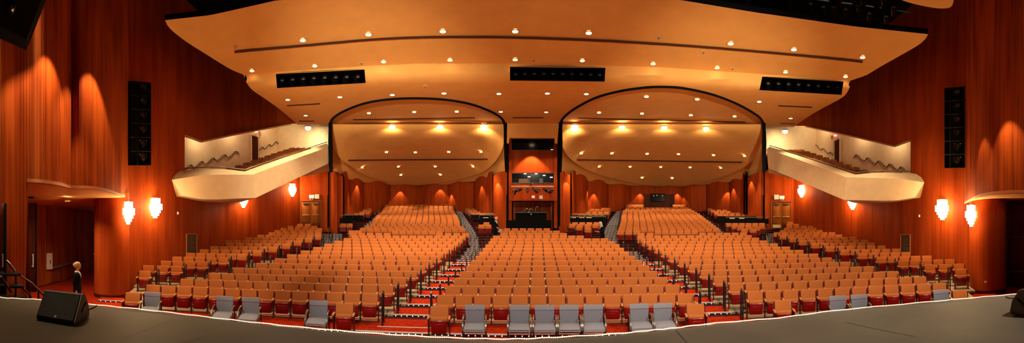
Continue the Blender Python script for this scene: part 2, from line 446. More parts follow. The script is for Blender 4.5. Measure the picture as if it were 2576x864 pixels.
# seat parts (local: faces -y, origin on the floor)
def seat_back_mb(seg):
    mb = MB(); w, h, t = .468, .40, .085
    b = bmesh.new(); bmesh.ops.create_cube(b, size=1)
    if seg > 1: bmesh.ops.subdivide_edges(b, edges=[e for e in b.edges if abs(e.verts[0].co.x - e.verts[1].co.x) > .5], cuts=5, use_grid_fill=True)
    for q in b.verts: q.co = Vector((q.co.x * w, q.co.y * t, q.co.z * h))
    ed = [e for e in b.edges if len(e.link_faces) == 2 and e.calc_face_angle(0) > .5]
    bmesh.ops.bevel(b, geom=ed, offset=.024 if seg > 1 else .014, segments=seg, profile=.5, affect='EDGES')
    for q in b.verts:
        q.co.y += .05 * (q.co.x / (w / 2)) ** 2 * -.5               # gentle curve across
        if q.co.z > .1: q.co.z += .008 * (1 - (q.co.x / (w / 2)) ** 2)
    return mb.bm(b, 0, Matrix.Translation((0, .135, .578)) @ Matrix.Rotation(-.20, 4, 'X'))
def shell_mb():
    return MB().box((0, .205, .53), (.46, .018, .46), rx=-.20, bevel=.008, seg=1)
def pan_mb(seg=2):
    mb = MB()
    b = bmesh.new(); bmesh.ops.create_cube(b, size=1)
    for q in b.verts:
        q.co = Vector((q.co.x * (.43 if q.co.z > 0 else .37), q.co.y * .05, q.co.z * .34))
    if seg > 1: bmesh.ops.bevel(b, geom=b.edges[:], offset=.02, segments=seg, profile=.5, affect='EDGES')
    mt = Matrix.Translation((0, -.075, .305)) @ Matrix.Rotation(.10, 4, 'X')
    mb.bm(b, 0, mt)
    if seg > 1: mb.bm(_cube((.27, .012, .2), .005), 0, mt @ Matrix.Translation((0, -.027, -.01)))
    return mb
def _cube(d, bv=0, seg=2):
    b = bmesh.new(); bmesh.ops.create_cube(b, size=1)
    for q in b.verts: q.co = Vector((q.co.x * d[0], q.co.y * d[1], q.co.z * d[2]))
    if bv: bmesh.ops.bevel(b, geom=b.edges[:], offset=bv, segments=seg, profile=.5, affect='EDGES')
    return b
def cushion_mb(seg=2):
    return MB().box((0, -.015, .345), (.43, .085, .40), rx=.10, bevel=.03 if seg > 1 else 0, seg=seg)
def arm_mb(x, bv=True):
    mb = MB()
    mb.box((x, -.07, .548), (.058, .28, .046), bevel=.014 if bv else 0, seg=2)
    return mb
def side_mb(x):
    mb = MB()
    mb.prism([(-.16, .53), (.03, .53), (.10, .50), (.075, .02), (-.05, .02), (-.075, .25)], .03, 0, Matrix.Translation((x - .015, 0, 0)) @ Matrix(((0, 0, 1, 0), (1, 0, 0, 0), (0, 1, 0, 0), (0, 0, 0, 1))))
    mb.box((x, .0, .012), (.05, .2, .024))
    mb.box((x, .115, .56), (.026, .03, .36), rx=-.2)
    return mb
SM = dict(back=seat_back_mb(3).mesh('seat_backrest', M['orange']), shell=shell_mb().mesh('seat_shell', M['red']), pan=pan_mb().mesh('seat_pan', M['red'], ang=.9),
          cush=cushion_mb().mesh('seat_cushion', M['orange'], ang=.9), la=arm_mb(-.265).mesh('seat_arm', M['arm']), ra=arm_mb(.265).mesh('seat_arm', M['arm']),
          ls=side_mb(-.265).mesh('seat_side', M['red_metal']), rs=side_mb(.265).mesh('seat_side', M['red_metal']),
          brace=MB().box((0, .03, .035), (.47, .10, .018)).tube([(-.22, -.03, .05), (-.2, -.01, .13)], .008, 6).tube([(.22, -.03, .05), (.2, -.01, .13)], .008, 6).mesh('seat_brace', M['bronze']))
rows_word = lambda r: ORD[r] if r < 20 else 'rear'
n_ind = 300
blockname = {'middle block': 'middle block', 'block with the usher and wedge speaker beyond its end': 'block left of the middle', 'block opposite': 'block right of the middle',
             'narrow block under one balcony': 'narrow block by the left wall', 'narrow block under the other balcony': 'narrow block by the right wall'}
for s in seats[:n_ind]:
    b, row, i, n, x, y, z, phi, k, first, lastq = s[:11]
    if b == 'front': lab = 'lone orange folding seat, front line, ' + s[11]; grp = 'single folding seats in the front line'
    else:
        bn = blockname.get(b, 'rear block')
        where = 'at the left end' if i == 0 else 'at the right end' if i == n - 1 else ORD[i] + ' from left'
        lab = 'orange folding seat %s, %s row, %s' % (where, rows_word(row), bn); grp = 'orange seats of the ' + bn
    t = thing('theatre_seat', lab, 'seat', (x, y, z), phi, grp)
    link('backrest', SM['back'], t); link('back_shell', SM['shell'], t); link('seat_cushion', SM['cush'], t); link('seat_pan', SM['pan'], t)
    link('armrest', SM['la'], t); link('side_panel', SM['ls'], t); link('floor_brace', SM['brace'], t)
    if lastq: link('armrest', SM['ra'], t); link('side_panel', SM['rs'], t)

# ------------------------------------------------------------------ balcony geometry (both sides)
BAL = {
 'left': dict(tip=(432, 452.8, 17.0), tipb=(458, 492.3, 17.2), mid=(517, 441.3, 17.35), knee=(636.5, 439.6, 18.5), end=(827.5, 370, 25.3),
              kneeb=(643, 498.7, 18.5), midb=(517, 502, 17.6), endb=(826, 412, 25.3), in0=(465.8, 428.6), inm=(547, 425), ink=(616, 431.7), ine=(822.5, 361), shoulder=[(453, 430.4), (443, 437.5)],
              w0=(325, 15.25), w1=(565, 23.3), w2=(755, 30.0), sg=-1),
 'right': dict(tip=(2325.3, 459.2, 18.0), tipb=(2301.7, 496.7, 18.3), mid=(2254.4, 450.5, 18.3), knee=(2129.4, 446.4, 19.5), end=(1929, 375, 27.0),
              kneeb=(2124, 504, 19.5), midb=(2244.7, 505, 18.4), endb=(1934, 424.4, 27.0), in0=(2292, 436), inm=(2207, 434.7), ink=(2151.7, 439.7), ine=(1936.4, 369.5), shoulder=[(2304.4, 438), (2318, 447)],
              w0=(2440, 16.2), w1=(2193, 23.2), w2=(1997, 31.0), sg=1),
}
def v2(px, r): return Vector((r * sin(th(px)), r * cos(th(px))))
bal_seats = []
for sd, B in BAL.items():
    A = P(*B['knee']); E_ = P(*B['end']); d = (E_ - A); L = d.xy.length; u = d.xy.normalized()
    out = Vector((u.y, -u.x)); 
    if out.dot(A.xy) < 0: out = -out
    for i in range(13):
        s0 = -1.2 + (L + 0.6) * i / 12.0
        for j in range(5):
            off = .95 + j * .54
            p = A.xy + u * (s0 + .12 * j) + out * off
            zz = A.z + d.z * max(-.12, (s0 / L)) + .06 + .15 * (off - .6)
            bal_seats.append((p.x, p.y, zz - SH, math.atan2(-u.x, u.y)))

# every seat beyond the nearest three hundred: one mass of seating
lod = MB(); 
for mb, mi in ((seat_back_mb(1), 0), (pan_mb(1), 1), (cushion_mb(1), 0), (arm_mb(-.265, False), 2), (side_mb(-.265), 3), (shell_mb(), 1)):
    lod.add(mb.v, mb.f, mi)
lv = np.array([tuple(v) for v in lod.v]); nv = len(lv)
mb = MB(); allv = []; allf = []; allm = []
rest = [(s[4], s[5], s[6], s[7]) for s in seats[n_ind:]] + bal_seats
for q, (x, y, z, phi) in enumerate(rest):
    c, s_ = cos(phi), sin(phi)
    allv.append(np.stack([lv[:, 0] * c - lv[:, 1] * s_ + x, lv[:, 0] * s_ + lv[:, 1] * c + y, lv[:, 2] + z], 1))
    o = q * nv
    allf += [[i + o for i in f] for f in lod.f]; allm += lod.m
me = bpy.data.meshes.new('theatre_seating'); me.from_pydata(np.concatenate(allv).tolist(), [], allf)
for m in ('orange', 'red', 'arm', 'red_metal'): me.materials.append(M[m])
me.polygons.foreach_set('material_index', allm); me.shade_smooth(); me.set_sharp_from_angle(angle=.9)
o = link('theatre_seating', me); o['kind'] = 'stuff'
tag(o, 'rows of small orange folding seats further up the hall and on both balconies', 'seating')

# ------------------------------------------------------------------ floors
def ring_strip(mb, Ra, Rb, a0, a1, z, n=40, mi=0):
    vs = []
    for i in range(n + 1):
        a = lerp(a0, a1, i / n); vs += [Vector((*ang_pt(a, Ra), z)), Vector((*ang_pt(a, Rb), z))]
    mb.add(vs, [[2 * i, 2 * i + 1, 2 * i + 3, 2 * i + 2] for i in range(n)], mi)
def ring_riser(mb, R, a0, a1, za, zb, n=40, mi=0):
    vs = []
    for i in range(n + 1):
        p = ang_pt(lerp(a0, a1, i / n), R); vs += [Vector((*p, za)), Vector((*p, zb))]
    mb.add(vs, [[2 * i, 2 * i + 1, 2 * i + 3, 2 * i + 2] for i in range(n)], mi)
mb = MB(); FR = .62       # front edge of a tread lies this far in front of the seat backs
for k in range(0, 30):
    a0, a1 = (ring_ang(332, R0 + DR * k), ring_ang(2444, R0 + DR * k)) if k < 3 else (ring_ang(interp(k, [(3, 345), (10, 545), (18, 735), (20, 745), (22, 826), (29, 860)]), R0 + DR * k), ring_ang(interp(k, [(3, 2433), (10, 2200), (18, 2030), (20, 2015), (22, 1930), (29, 1900)]), R0 + DR * k))
    Ra = R0 + DR * k - FR
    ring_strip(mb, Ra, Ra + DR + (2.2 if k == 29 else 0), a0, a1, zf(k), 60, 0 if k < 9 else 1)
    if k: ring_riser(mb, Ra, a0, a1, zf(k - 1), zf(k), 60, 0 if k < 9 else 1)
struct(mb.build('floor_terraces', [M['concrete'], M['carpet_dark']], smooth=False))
# front carpet: pit level, the low platform edge and the carpeted front of the first row
mb = MB()
mb.add([(-22, 2, .1), (22, 2, .1), (22, 26, .1), (-22, 26, .1)], [[0, 1, 2, 3]])
struct(mb.build('floor', M['carpet'], smooth=False))
mb = MB(); RE = 13.78
aa, ab = ring_ang(640, RE), ring_ang(1850, RE)
ring_strip(mb, RE, R0 - FR + .75, aa, ab, .165, 60, 0)
ring_riser(mb, RE, aa, ab, .08, .165, 60, 1)
a0, a1 = ring_ang(332, RE), ring_ang(2444, RE)
ring_strip(mb, R0 - FR - .02, R0 - FR + .5, a0, aa, .165, 30, 0); ring_strip(mb, R0 - FR - .02, R0 - FR + .5, ab, a1, .165, 30, 0)
struct(mb.build('floor_front_carpet', [M['carpet'], M['carpet_dark']], smooth=False))

def step_nosing(mb, R, a0, a1, z, dots=True):
    """steel edge with a row of little lights below it: material 2 steel, 3 light, 1 dark"""
    n = max(2, int((a1 - a0) * R / .4))
    for i in range(n):
        p, q = ang_pt(lerp(a0, a1, i / n), R - .012), ang_pt(lerp(a0, a1, (i + 1) / n), R - .012)
        p2, q2 = ang_pt(lerp(a0, a1, i / n), R + .035), ang_pt(lerp(a0, a1, (i + 1) / n), R + .035)
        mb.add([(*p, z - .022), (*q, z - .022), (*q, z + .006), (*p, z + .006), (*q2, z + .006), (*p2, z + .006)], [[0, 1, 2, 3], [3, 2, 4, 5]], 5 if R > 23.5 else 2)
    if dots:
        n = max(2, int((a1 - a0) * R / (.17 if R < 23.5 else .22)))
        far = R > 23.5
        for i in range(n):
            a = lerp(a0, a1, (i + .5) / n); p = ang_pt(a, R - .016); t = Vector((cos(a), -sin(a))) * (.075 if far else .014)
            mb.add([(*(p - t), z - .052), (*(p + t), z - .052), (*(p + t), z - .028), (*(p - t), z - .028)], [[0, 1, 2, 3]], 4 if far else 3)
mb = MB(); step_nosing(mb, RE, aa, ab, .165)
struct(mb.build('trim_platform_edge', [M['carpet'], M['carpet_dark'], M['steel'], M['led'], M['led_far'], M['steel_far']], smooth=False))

def aisle(name, edges):
    """edges: {k: (pxL, pxR)} carpeted steps between two blocks"""
    mb = MB()
    for k, (l, r) in edges.items():
        R = R0 + DR * k - FR; a0, a1 = ring_ang(l, R + .4), ring_ang(r, R + .4)
        z = zf(k) + .006; zp = zf(k - 1) if k > 0 else .16
        mi = 0 if k < 9 else 1
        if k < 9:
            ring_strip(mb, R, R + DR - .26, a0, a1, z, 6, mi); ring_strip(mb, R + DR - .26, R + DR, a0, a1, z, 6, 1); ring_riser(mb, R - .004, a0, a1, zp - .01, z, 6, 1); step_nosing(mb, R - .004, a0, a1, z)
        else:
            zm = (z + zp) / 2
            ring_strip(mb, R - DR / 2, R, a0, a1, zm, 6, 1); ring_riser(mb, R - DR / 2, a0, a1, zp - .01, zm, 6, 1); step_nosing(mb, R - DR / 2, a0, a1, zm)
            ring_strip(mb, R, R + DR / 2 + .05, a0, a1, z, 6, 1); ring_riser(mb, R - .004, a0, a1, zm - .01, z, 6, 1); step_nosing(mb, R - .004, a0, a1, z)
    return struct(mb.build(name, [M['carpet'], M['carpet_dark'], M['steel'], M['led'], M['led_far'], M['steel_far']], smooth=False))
ai_l = {k: (lef[min(k, 12)][1], cen[k][0]) for k in range(0, 13)}
ai_l.update({k: (interp(ytop(1180, k), RL_R) + 1, interp(k, [(13, 1205), (16, 1204), (20, 1190), (24, 1176), (29, 1162)])) for k in range(13, 30)})
ai_r = {k: (cen[k][1], rig[min(k, 12)][0]) for k in range(0, 12)}
ai_r[0] = (1750, 1876)
ai_r.update({k: (interp(k, [(12, 1505), (15, 1513), (20, 1522), (24, 1534), (29, 1550)]), interp(ytop(1560, k), RR_L) - 1) for k in range(12, 30)})
ai_sl = {k: (sle[k][1], lef[k][0] if k < 13 else 862) for k in range(2, 18)}
ai_sr = {k: (rig[k][1] if k < 13 else 1925, sri[k][0]) for k in range(2, 18)}
ai_rl = {k: (interp(k, [(13, 868), (16, 890), (20, 910), (24, 935), (29, 955)]), interp(ytop(900, k), RL_L) - 1) for k in range(13, 30)}
ai_rr = {k: (interp(ytop(1800, k), RR_R) + 1, interp(k, [(13, 1900), (16, 1832), (20, 1806), (24, 1782), (29, 1745)])) for k in range(13, 30)}
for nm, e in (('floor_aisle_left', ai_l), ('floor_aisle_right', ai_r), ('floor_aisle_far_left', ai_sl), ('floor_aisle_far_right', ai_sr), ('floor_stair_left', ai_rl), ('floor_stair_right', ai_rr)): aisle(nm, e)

# handrails: inverted U of black pipe beside the end seat of each row
def rail_mesh(h, d, tilt):
    pts = [(0, -d / 2, 0), (0, -d / 2, h * .86), (0, -d / 2 + .03, h * .95), (0, -d / 2 + .09, h), (0, d / 2 - .1, h + tilt), (0, d / 2 - .03, h + tilt - .04), (0, d / 2, h + tilt - .12), (0, d / 2, .0)]
    mb = MB().tube(pts, .024, 8)
    return mb.mesh('handrail_pipe', M['black_metal'])
fl_mesh = MB().lathe([(0, 0), (.05, 0), (.05, .012), (0, .012)], 12).mesh('rail_flange', M['black_metal'])
RAILM = {'tall': rail_mesh(.88, .34, .02), 'short': rail_mesh(.94, .3, -.24)}
def rail(px, k, kind, label, grp, side=0):
    R = R0 + DR * k; a = ring_ang(px, R - .3); p = ang_pt(a, R - .33)
    t = thing('handrail', label, 'handrail', (p.x, p.y, zf(k) + .006), -a, grp)
    link('pipe', RAILM[kind], t)
    for y in (-.17 if kind == 'tall' else -.15, .17 if kind == 'tall' else .15):
        f = link('flange', fl_mesh, t); f.location = (0, y, 0)
for k in range(0, 12):
    rw = ORD[k]
    rail(lef[k][1] + interp(k, [(0, 10), (12, 4)]), k, 'tall', 'tall black handrail, left main aisle, %s row, outer side' % rw, 'handrails of the left aisle')
    rail(rig[k][0] - interp(k, [(0, 10), (12, 4)]), k, 'tall', 'tall black handrail, right main aisle, %s row, outer side' % rw, 'handrails of the right aisle')
    if 1: 
        rail(cen[k][0] - interp(k, [(0, 12), (12, 5)]), k, 'short', 'short black handrail, left main aisle, %s row, inner side' % rw, 'handrails of the left aisle')
        rail(cen[k][1] + interp(k, [(0, 14), (12, 6)]), k, 'short', 'short black handrail, right main aisle, %s row, inner side' % rw, 'handrails of the right aisle')
for k in range(2, 13):
    rw = ORD[k - 2]
    rail(sle[k][1] + 4, k, 'tall', 'tall black handrail beside the narrow block by the left wall, %s row' % rw, 'handrails by the left wall')
    rail(sri[k][0] - 4, k, 'tall', 'tall black handrail beside the narrow block by the right wall, %s row' % rw, 'handrails by the right wall')
    if k < 12:
        rail(lef[k][0] - 8, k, 'short', 'short black handrail at the outer end of the left block, %s row' % rw, 'handrails by the left wall')
        rail(rig[k][1] + 8, k, 'short', 'short black handrail at the outer end of the right block, %s row' % rw, 'handrails by the right wall')
for k in range(16, 29, 2):
    rw = ORD[(k - 16) // 2]
    for px, nm in ((interp(ytop(900, k), RL_L) - 4, 'left edge of the rear left block'), (interp(ytop(1180, k), RL_R) + 4, 'right edge of the rear left block'),
                   (interp(ytop(1560, k), RR_L) - 4, 'left edge of the rear right block'), (interp(ytop(1800, k), RR_R) + 4, 'right edge of the rear right block')):
        rail(px, k, 'tall', 'thin dark handrail, %s up the %s' % (rw, nm), 'handrails of the rear stairs')

# ------------------------------------------------------------------ side walls with the balcony openings
niche_r = {}
for sd, B in BAL.items():
    L = sd == 'left'
    pl = plan(sorted([B['w0'], B['w1'], B['w2']]))
    e0 = B['w0'][0]; e2 = B['w2'][0]; c1 = B['w1'][0]
    if L:
        outer = [(325, -160), (755, -160), (755, 600), (325, 790)]
        hole = [(464.6, 339.5), (506.6, 354.8), (735, 311.5), (754.5, 311.5), (754.5, 440), (640, 452), (520, 470), (464.6, 470)]
    else:
        outer = [(2440, -160), (2440, 790), (1997, 600), (1997, -160)]
        hole = [(2290.6, 352), (2250, 366.7), (2024, 317), (1997.5, 317), (1997.5, 445), (2124, 455), (2245, 475), (2290.6, 475)]
    o = wall('wall_' + sd, outer, pl, M['wood'], [hole], 24, 30)
    # the wall's sloping lower edge above the balcony has thickness
    e = [(464.6, 339.5), (506.6, 354.8), (735, 311.5)] if L else [(2290.6, 352), (2250, 366.7), (2024, 317)]
    mb = MB()
    for (a, b) in zip(e, e[1:]):
        p, q = P(*a, pl[0](a[0])), P(*b, pl[0](b[0]))
        o1 = Vector((p.x, p.y, 0)).normalized() * .5
        mb.add([p, q, q + o1, p + o1], [[0, 1, 2, 3]])
    struct(mb.build('trim_%s_balcony_head' % sd, M['cream_balcony'], smooth=False))
    # cream wall behind the balcony seats, set back
    W0, W1, W2 = v2(*B['w0']), v2(*B['w1']), v2(*B['w2'])
    n1 = Vector(((W1 - W0).y, -(W1 - W0).x)).normalized(); n1 = n1 if n1.dot(W0) > 0 else -n1
    n2 = Vector(((W2 - W1).y, -(W2 - W1).x)).normalized(); n2 = n2 if n2.dot(W1) > 0 else -n2
    off = 2.3
    V0, V1, V2 = W0 + n1 * off, W1 + (n1 + n2).normalized() * off, W2 + n2 * off
    pxr = [(CX + F * math.atan2(v.x, v.y), v.length) for v in (V0, V1, V2)]
    px2 = pxr[2][0]
    plb = plan(sorted(pxr))
    if L: outer = [(440, 270), (px2, 270), (px2, 440), (440, 480)]
    else: outer = [(2315, 270), (2315, 480), (px2, 445), (px2, 270)]
    struct(patch_mb(outer, plb[0], 20, 20, (), plb[2]).build('wall_%s_balcony' % sd, M['cream_balcony'], ang=.3))
    niche_r[sd] = (plb[0], px2, V2)
    # end wall of the balcony, facing the stage
    pe = 834 if L else 1925
    rw = plan(sorted([(px2, V2.length), (pe, 27.6 if L else 29.0)]))
    if L: outer = [(px2 - 1, 260), (pe, 300), (pe, 392), (px2 - 1, 440)]
    else: outer = [(px2 + 1, 260), (px2 + 1, 440), (pe, 392), (pe, 300)]
    struct(patch_mb(outer, rw[0], 12, 20).build('wall_%s_balcony_end' % sd, M['cream_balcony']))
    # the balcony shell: rim, fascia, underside
    tip, mid, knee, end = P(*B['tip']), P(*B['mid']), P(*B['knee']), P(*B['end'])
    tb, mbm, kb, eb = P(*B['tipb']), P(*B['midb']), P(*B['kneeb']), P(*B['endb'])
    def sub(a, b, n): return [a.lerp(b, i / n) for i in range(n)]
    top = smooth_pts([tuple(tip), tuple(mid), tuple(mid.lerp(knee, .75))], 6) + [tuple(knee)] + [tuple(knee.lerp(end, (i + 1) / 12)) for i in range(12)]
    bot = smooth_pts([tuple(tb), tuple(mbm), tuple(mbm.lerp(kb, .75))], 6) + [tuple(kb)] + [tuple(kb.lerp(eb, (i + 1) / 12)) for i in range(12)]
    r_in0 = pl[0](B['in0'][0]) - .12
    in0 = P(*B['in0'], r_in0); inm = P(*B['inm'], B['knee'][2] - .35 + .2); ink = P(*B['ink'], B['knee'][2] + .35); ine = P(*B['ine'], B['end'][2] + .15)
    inn = smooth_pts([tuple(in0), tuple(inm), tuple(inm.lerp(ink, .8))], 6) + [tuple(ink)] + [tuple(ink.lerp(ine, (i + 1) / 12)) for i in range(12)]
    sh = [P(*q, lerp(B['tip'][2], r_in0, t)) for q, t in zip(B['shoulder'], (.75, .3))]
    mb = MB(); n = len(top)
    vs = [Vector(t) for t in top] + [Vector(t) for t in bot]
    mb.add(vs, [[i, i + 1, n + i + 1, n + i] for i in range(n - 1)])
    vs = [Vector(t) for t in inn] + [Vector(t) for t in top]
    mb.add(vs, [[i, i + 1, n + i + 1, n + i] for i in range(n - 1)])
    mb.add([in0, *sh, tip, Vector(top[2])], [[0, 1, 2, 3, 4]])
    inw = [Vector(p) - Vector((0, 0, .8)) for p in inn]
    mb.add([Vector(p) for p in inn] + inw, [[i, i + 1, n + i + 1, n + i] for i in range(n - 1)])
    # underside and floor, out to the wall
    wl = []
    for i, p in enumerate(bot):
        v = Vector(p); t = i / (n - 1); px = lerp(B['tipb'][0] - 14 * B['sg'] * -1, (752 if L else 2000), min(1, t * 1.0))
        rr = max(pl[0](px), v.xy.length + .3)
        q = PZ(px, rr + .1, v.z); wl.append(q)
    mb.add([Vector(p) for p in bot] + wl, [[i, i + 1, n + i + 1, n + i] for i in range(n - 1)])
    mb.add([tip, tb, wl[0], in0], [[0, 1, 2, 3]])
    ex = Vector((eb.x, eb.y, 0)).normalized() * 3.2; mb.add([end, eb, eb + ex, end + ex], [[0, 1, 2, 3]])
    o = mb.build('ceiling_balcony_%s' % sd, M['cream_balcony'], ang=.35); struct(o)
    o.name = 'wall_balcony_front_%s' % sd
    # sloping floor under the seats
    fo = [Vector(p) - Vector((0, 0, .72)) for p in inn]; fw = []
    for i, p in enumerate(fo):
        t = i / (n - 1); px = lerp(B['in0'][0], px2, t); q = PZ(px, plb[0](px) - .05, p.z + .45); fw.append(q)
    mb = MB(); mb.add(fo + fw, [[i, i + 1, n + i + 1, n + i] for i in range(n - 1)])
    struct(mb.build('floor_balcony_%s' % sd, M['carpet'], smooth=False))
    # soffit behind the end of the balcony, over the doors
    if L: q = [P(754, 446, 24.5), P(826, 412, 25.4), PZ(829, 29.6, 6.85), PZ(755, 30, 6.85)]
    else: q = [P(1993, 450, 25.5), P(1934, 424.4, 27), PZ(1926, 31, 6.95), PZ(1997, 31, 6.95)]
    quad('ceiling_doorway_%s' % sd, q, M['cream_balcony'])
    # balcony rail along the rim
    t = thing('balcony_rail', 'thin brass and dark rail along the rim of the %s balcony' % sd, 'rail')
    pts = [Vector(p) + Vector((0, 0, .09)) for p in inn]
    MB().tube(pts, .03, 6).build('top_rail', M['bronze'], t)
    for i in range(2, n, 3): MB().tube([Vector(inn[i]) - Vector((0, 0, .02)), pts[i]], .018, 6).build('post', M['black_metal'], t)
    # door, exit sign and waving handrails on the cream wall
    rb = plb[0]
    dq = [(632, 340), (650, 346), (651, 405), (633, 405)] if L else [(2113, 349), (2098, 356), (2098, 412), (2113, 412)]
    t = thing('balcony_door', 'dark brown door in the cream wall of the %s balcony' % sd, 'door')
    pts = [P(x, y, rb(x) - .06) for x, y in dq]
    inv = Vector((pts[0].x, pts[0].y, 0)).normalized() * .07
    mb = MB(); mb.add(pts + [p + inv for p in pts], [[0, 1, 2, 3], [4, 5, 6, 7], [0, 1, 5, 4], [1, 2, 6, 5], [2, 3, 7, 6], [3, 0, 4, 7]])
    mb.uv = [((p - pts[0]).xy.length, p.z) for p in mb.v]; mb.build('door_leaf', M['door_dark'], t, smooth=False)
    mb = MB(); mb.tube([p - inv * .6 for p in (pts[3], pts[0], pts[1], pts[2])], .07, 4); mb.build('door_frame', M['cream_balcony'], t, smooth=False)
    MB().box(pts[2].lerp(pts[1], .45) - inv * 2, (.05, .05, .16)).build('handle', M['steel'], t)
    for zz, nm in (((467, 426.6), (609.8, 384)), ((653, 379), (705, 358))) if L else (((2279, 432), (2139, 394)), ((2096, 391.7), (2042, 364.4))):
        which = 'lower' if abs(zz[0] - nm[0]) > 100 else 'upper'
        t = thing('wave_handrail', 'zigzag steel handrail on the cream wall, %s flight of the %s balcony' % (which, sd), 'handrail')
        a, b = zz, nm; k = 5 if which == 'lower' else 3; pts = []
        for i in range(k):
            for f0, dy in ((0, 0), (.30, -10 if which == 'lower' else -7), (.48, -12 if which == 'lower' else -8.5), (.72, 0)):
                s_ = (i + f0) / k; x = lerp(a[0], b[0], s_); y = lerp(a[1], b[1], i / k) + (lerp(a[1], b[1], 1 / k) - a[1]) * (f0 if f0 > .5 else 0) * .6 + dy
                pts.append(P(x, y, rb(x) - .14))
        MB().tube(pts, .045, 6).build('rail_pipe', M['bronze'], t)
        for i in range(k):
            p = pts[i * 4 + 2]; MB().tube([p, Vector((p.x, p.y, 0)).normalized() * .13 + p - Vector((0, 0, .12))], .03, 6).build('bracket', M['bronze'], t)

# wall pieces beside the doors, doors and piers
def stage_text(s, size, loc, rz, mat, parent, name='lettering', rx=PI / 2):
    c = bpy.data.curves.new(name, 'FONT'); c.body = s; c.size = size; c.align_x = 'CENTER'; c.align_y = 'CENTER'; c.extrude = .004
    f_ = bpy.data.objects.new(name, c); me = bpy.data.meshes.new_from_object(f_); bpy.data.objects.remove(f_)
    me.materials.clear(); me.materials.append(mat)
    o = link(name, me, parent); o.location = loc; o.rotation_euler = (rx, 0, rz)
    return o
def face_rz(px): return -th(px)
def sign_box(name, label, cat, px, py, r, w, h, d, mat, text=None, tmat=None, head=False):
    c = P(px, py, r); t = thing(name, label, cat, c, face_rz(px))
    MB().box((0, 0, 0), (w, d, h), bevel=.012, seg=1).build('case', M['white'], t)
    MB().box((0, -d / 2 - .003, 0), (w * .9, .006, h * .86)).build('face', mat, t)
    if text: stage_text(text, min(h * .62, w * .36), (0, -d / 2 - .012, 0), 0, tmat, t)
    if head:
        for x in (-.09, .09): MB().lathe([(0, -.05), (.05, -.05), (.065, .03), (0, .03)], 10).build('lamp_head', M['white'], t).location = (x, -.05, -h / 2 - .06)
    return t
for sd, (a, b, r, da, db, dt, dbm) in {'left': (754, 834, 29.6, 757, 808, 506, 572), 'right': (1918, 1998, 31.0, 1941, 1990, 508, 578)}.items():
    pl = plan([(a, r), (b, r)])
    wall('wall_%s_doors' % sd, [(a, 428), (b, 428), (b, 620), (a, 620)], pl, M['wood'])
    t = thing('double_door', 'pair of wooden exit doors with push bars under the %s balcony' % sd, 'door')
    mid = (da + db) / 2; rr = r - .05
    pl2 = plan([(a, rr - .0), (b, rr)])
    for x0, x1 in ((da + 2, mid - .7), (mid + .7, db - 2)):
        o = patch_mb([(x0, dt + 3), (x1, dt + 3), (x1, dbm), (x0, dbm)], lambda x, y: rr - .04, 30, 30, (), (), pl2[1]).build('door_leaf', M['door_wood'], t)
        solid(o, .05)
        y = dt + (dbm - dt) * .55
        MB().tube([P(x0 + 2, y, rr - .16), P(x1 - 2, y, rr - .16)], .05, 8).build('push_bar', M['brass'], o)
        MB().box(P((x0 + x1) / 2, dt + 6, rr - .14), (.5, .1, .09), rz=face_rz(mid)).build('door_closer', M['black_metal'], o)
        if sd == 'right' and x0 < mid - 3: 
            p = patch_mb([(x0 + 1, dbm - 12), (x1 - 1, dbm - 12), (x1 - 1, dbm - 4), (x0 + 1, dbm - 4)], lambda x, y: rr - .09, 30, 30).build('kick_plate', M['brass'], o)
    mb = MB()
    for q in ([(da, dbm), (da, dt)], [(da, dt), (db, dt)], [(db, dt), (db, dbm)], [(mid, dt), (mid, dbm)]): mb.tube([P(x, y, rr - .06) for x, y in q], .055, 4)
    mb.build('door_frame', M['door_wood'], t, smooth=False)
sign_box('exit_sign', 'small lit EXIT sign with emergency lamp heads over the left double doors', 'exit sign', 784, 495, 29.4, .42, .26, .09, M['sign_lit'], 'EXIT', M['exit_red'], True)
sign_box('wall_plate', 'square cream wall plate beside the EXIT sign over the left doors', 'wall plate', 797.5, 495, 29.4, .36, .36, .06, M['white'])
sign_box('exit_sign', 'small lit EXIT sign with emergency lamp heads over the right double doors', 'exit sign', 1967, 497, 30.8, .42, .26, .09, M['sign_lit'], 'EXIT', M['exit_red'], True)
sign_box('wall_plate', 'square cream wall plate beside the EXIT sign over the right doors', 'wall plate', 1953.5, 496.5, 30.8, .40, .40, .06, M['white'])
sign_box('exit_sign', 'red EXIT sign above the dark door of the left balcony', 'exit sign', 645, 333, niche_r['left'][0](645) - .1, .36, .32, .1, M['exit_red'], 'EXIT', M['exit_glow'])
sign_box('exit_sign', 'red EXIT sign above the dark door of the right balcony', 'exit sign', 2101.7, 342, niche_r['right'][0](2101) - .1, .36, .32, .1, M['exit_red'], 'EXIT', M['exit_glow'])
sign_box('emergency_light', 'small cream emergency light beside the red sign of the left balcony', 'emergency light', 655, 336, niche_r['left'][0](655) - .1, .14, .3, .12, M['white'])
sign_box('emergency_light', 'small cream emergency light beside the red sign of the right balcony', 'emergency light', 2092, 346, niche_r['right'][0](2092) - .1, .14, .3, .12, M['white'])
sign_box('wall_socket', 'small white plate low on the far right drum column', 'wall plate', 2479, 710, 14.4, .1, .07, .02, M['white'])
sign_box('wall_switch', 'tiny white plate on the left wall between the big sconce and balcony', 'wall plate', 447, 537, plan(sorted([BAL['left']['w0'], BAL['left']['w1']]))[0](447) - .03, .09, .13, .02, M['white'])
sign_box('wall_switch', 'tiny white plate on the right wall between balcony and big sconce', 'wall plate', 2313, 544, plan(sorted([BAL['right']['w0'], BAL['right']['w1']]))[0](2313) - .03, .09, .13, .02, M['white'])
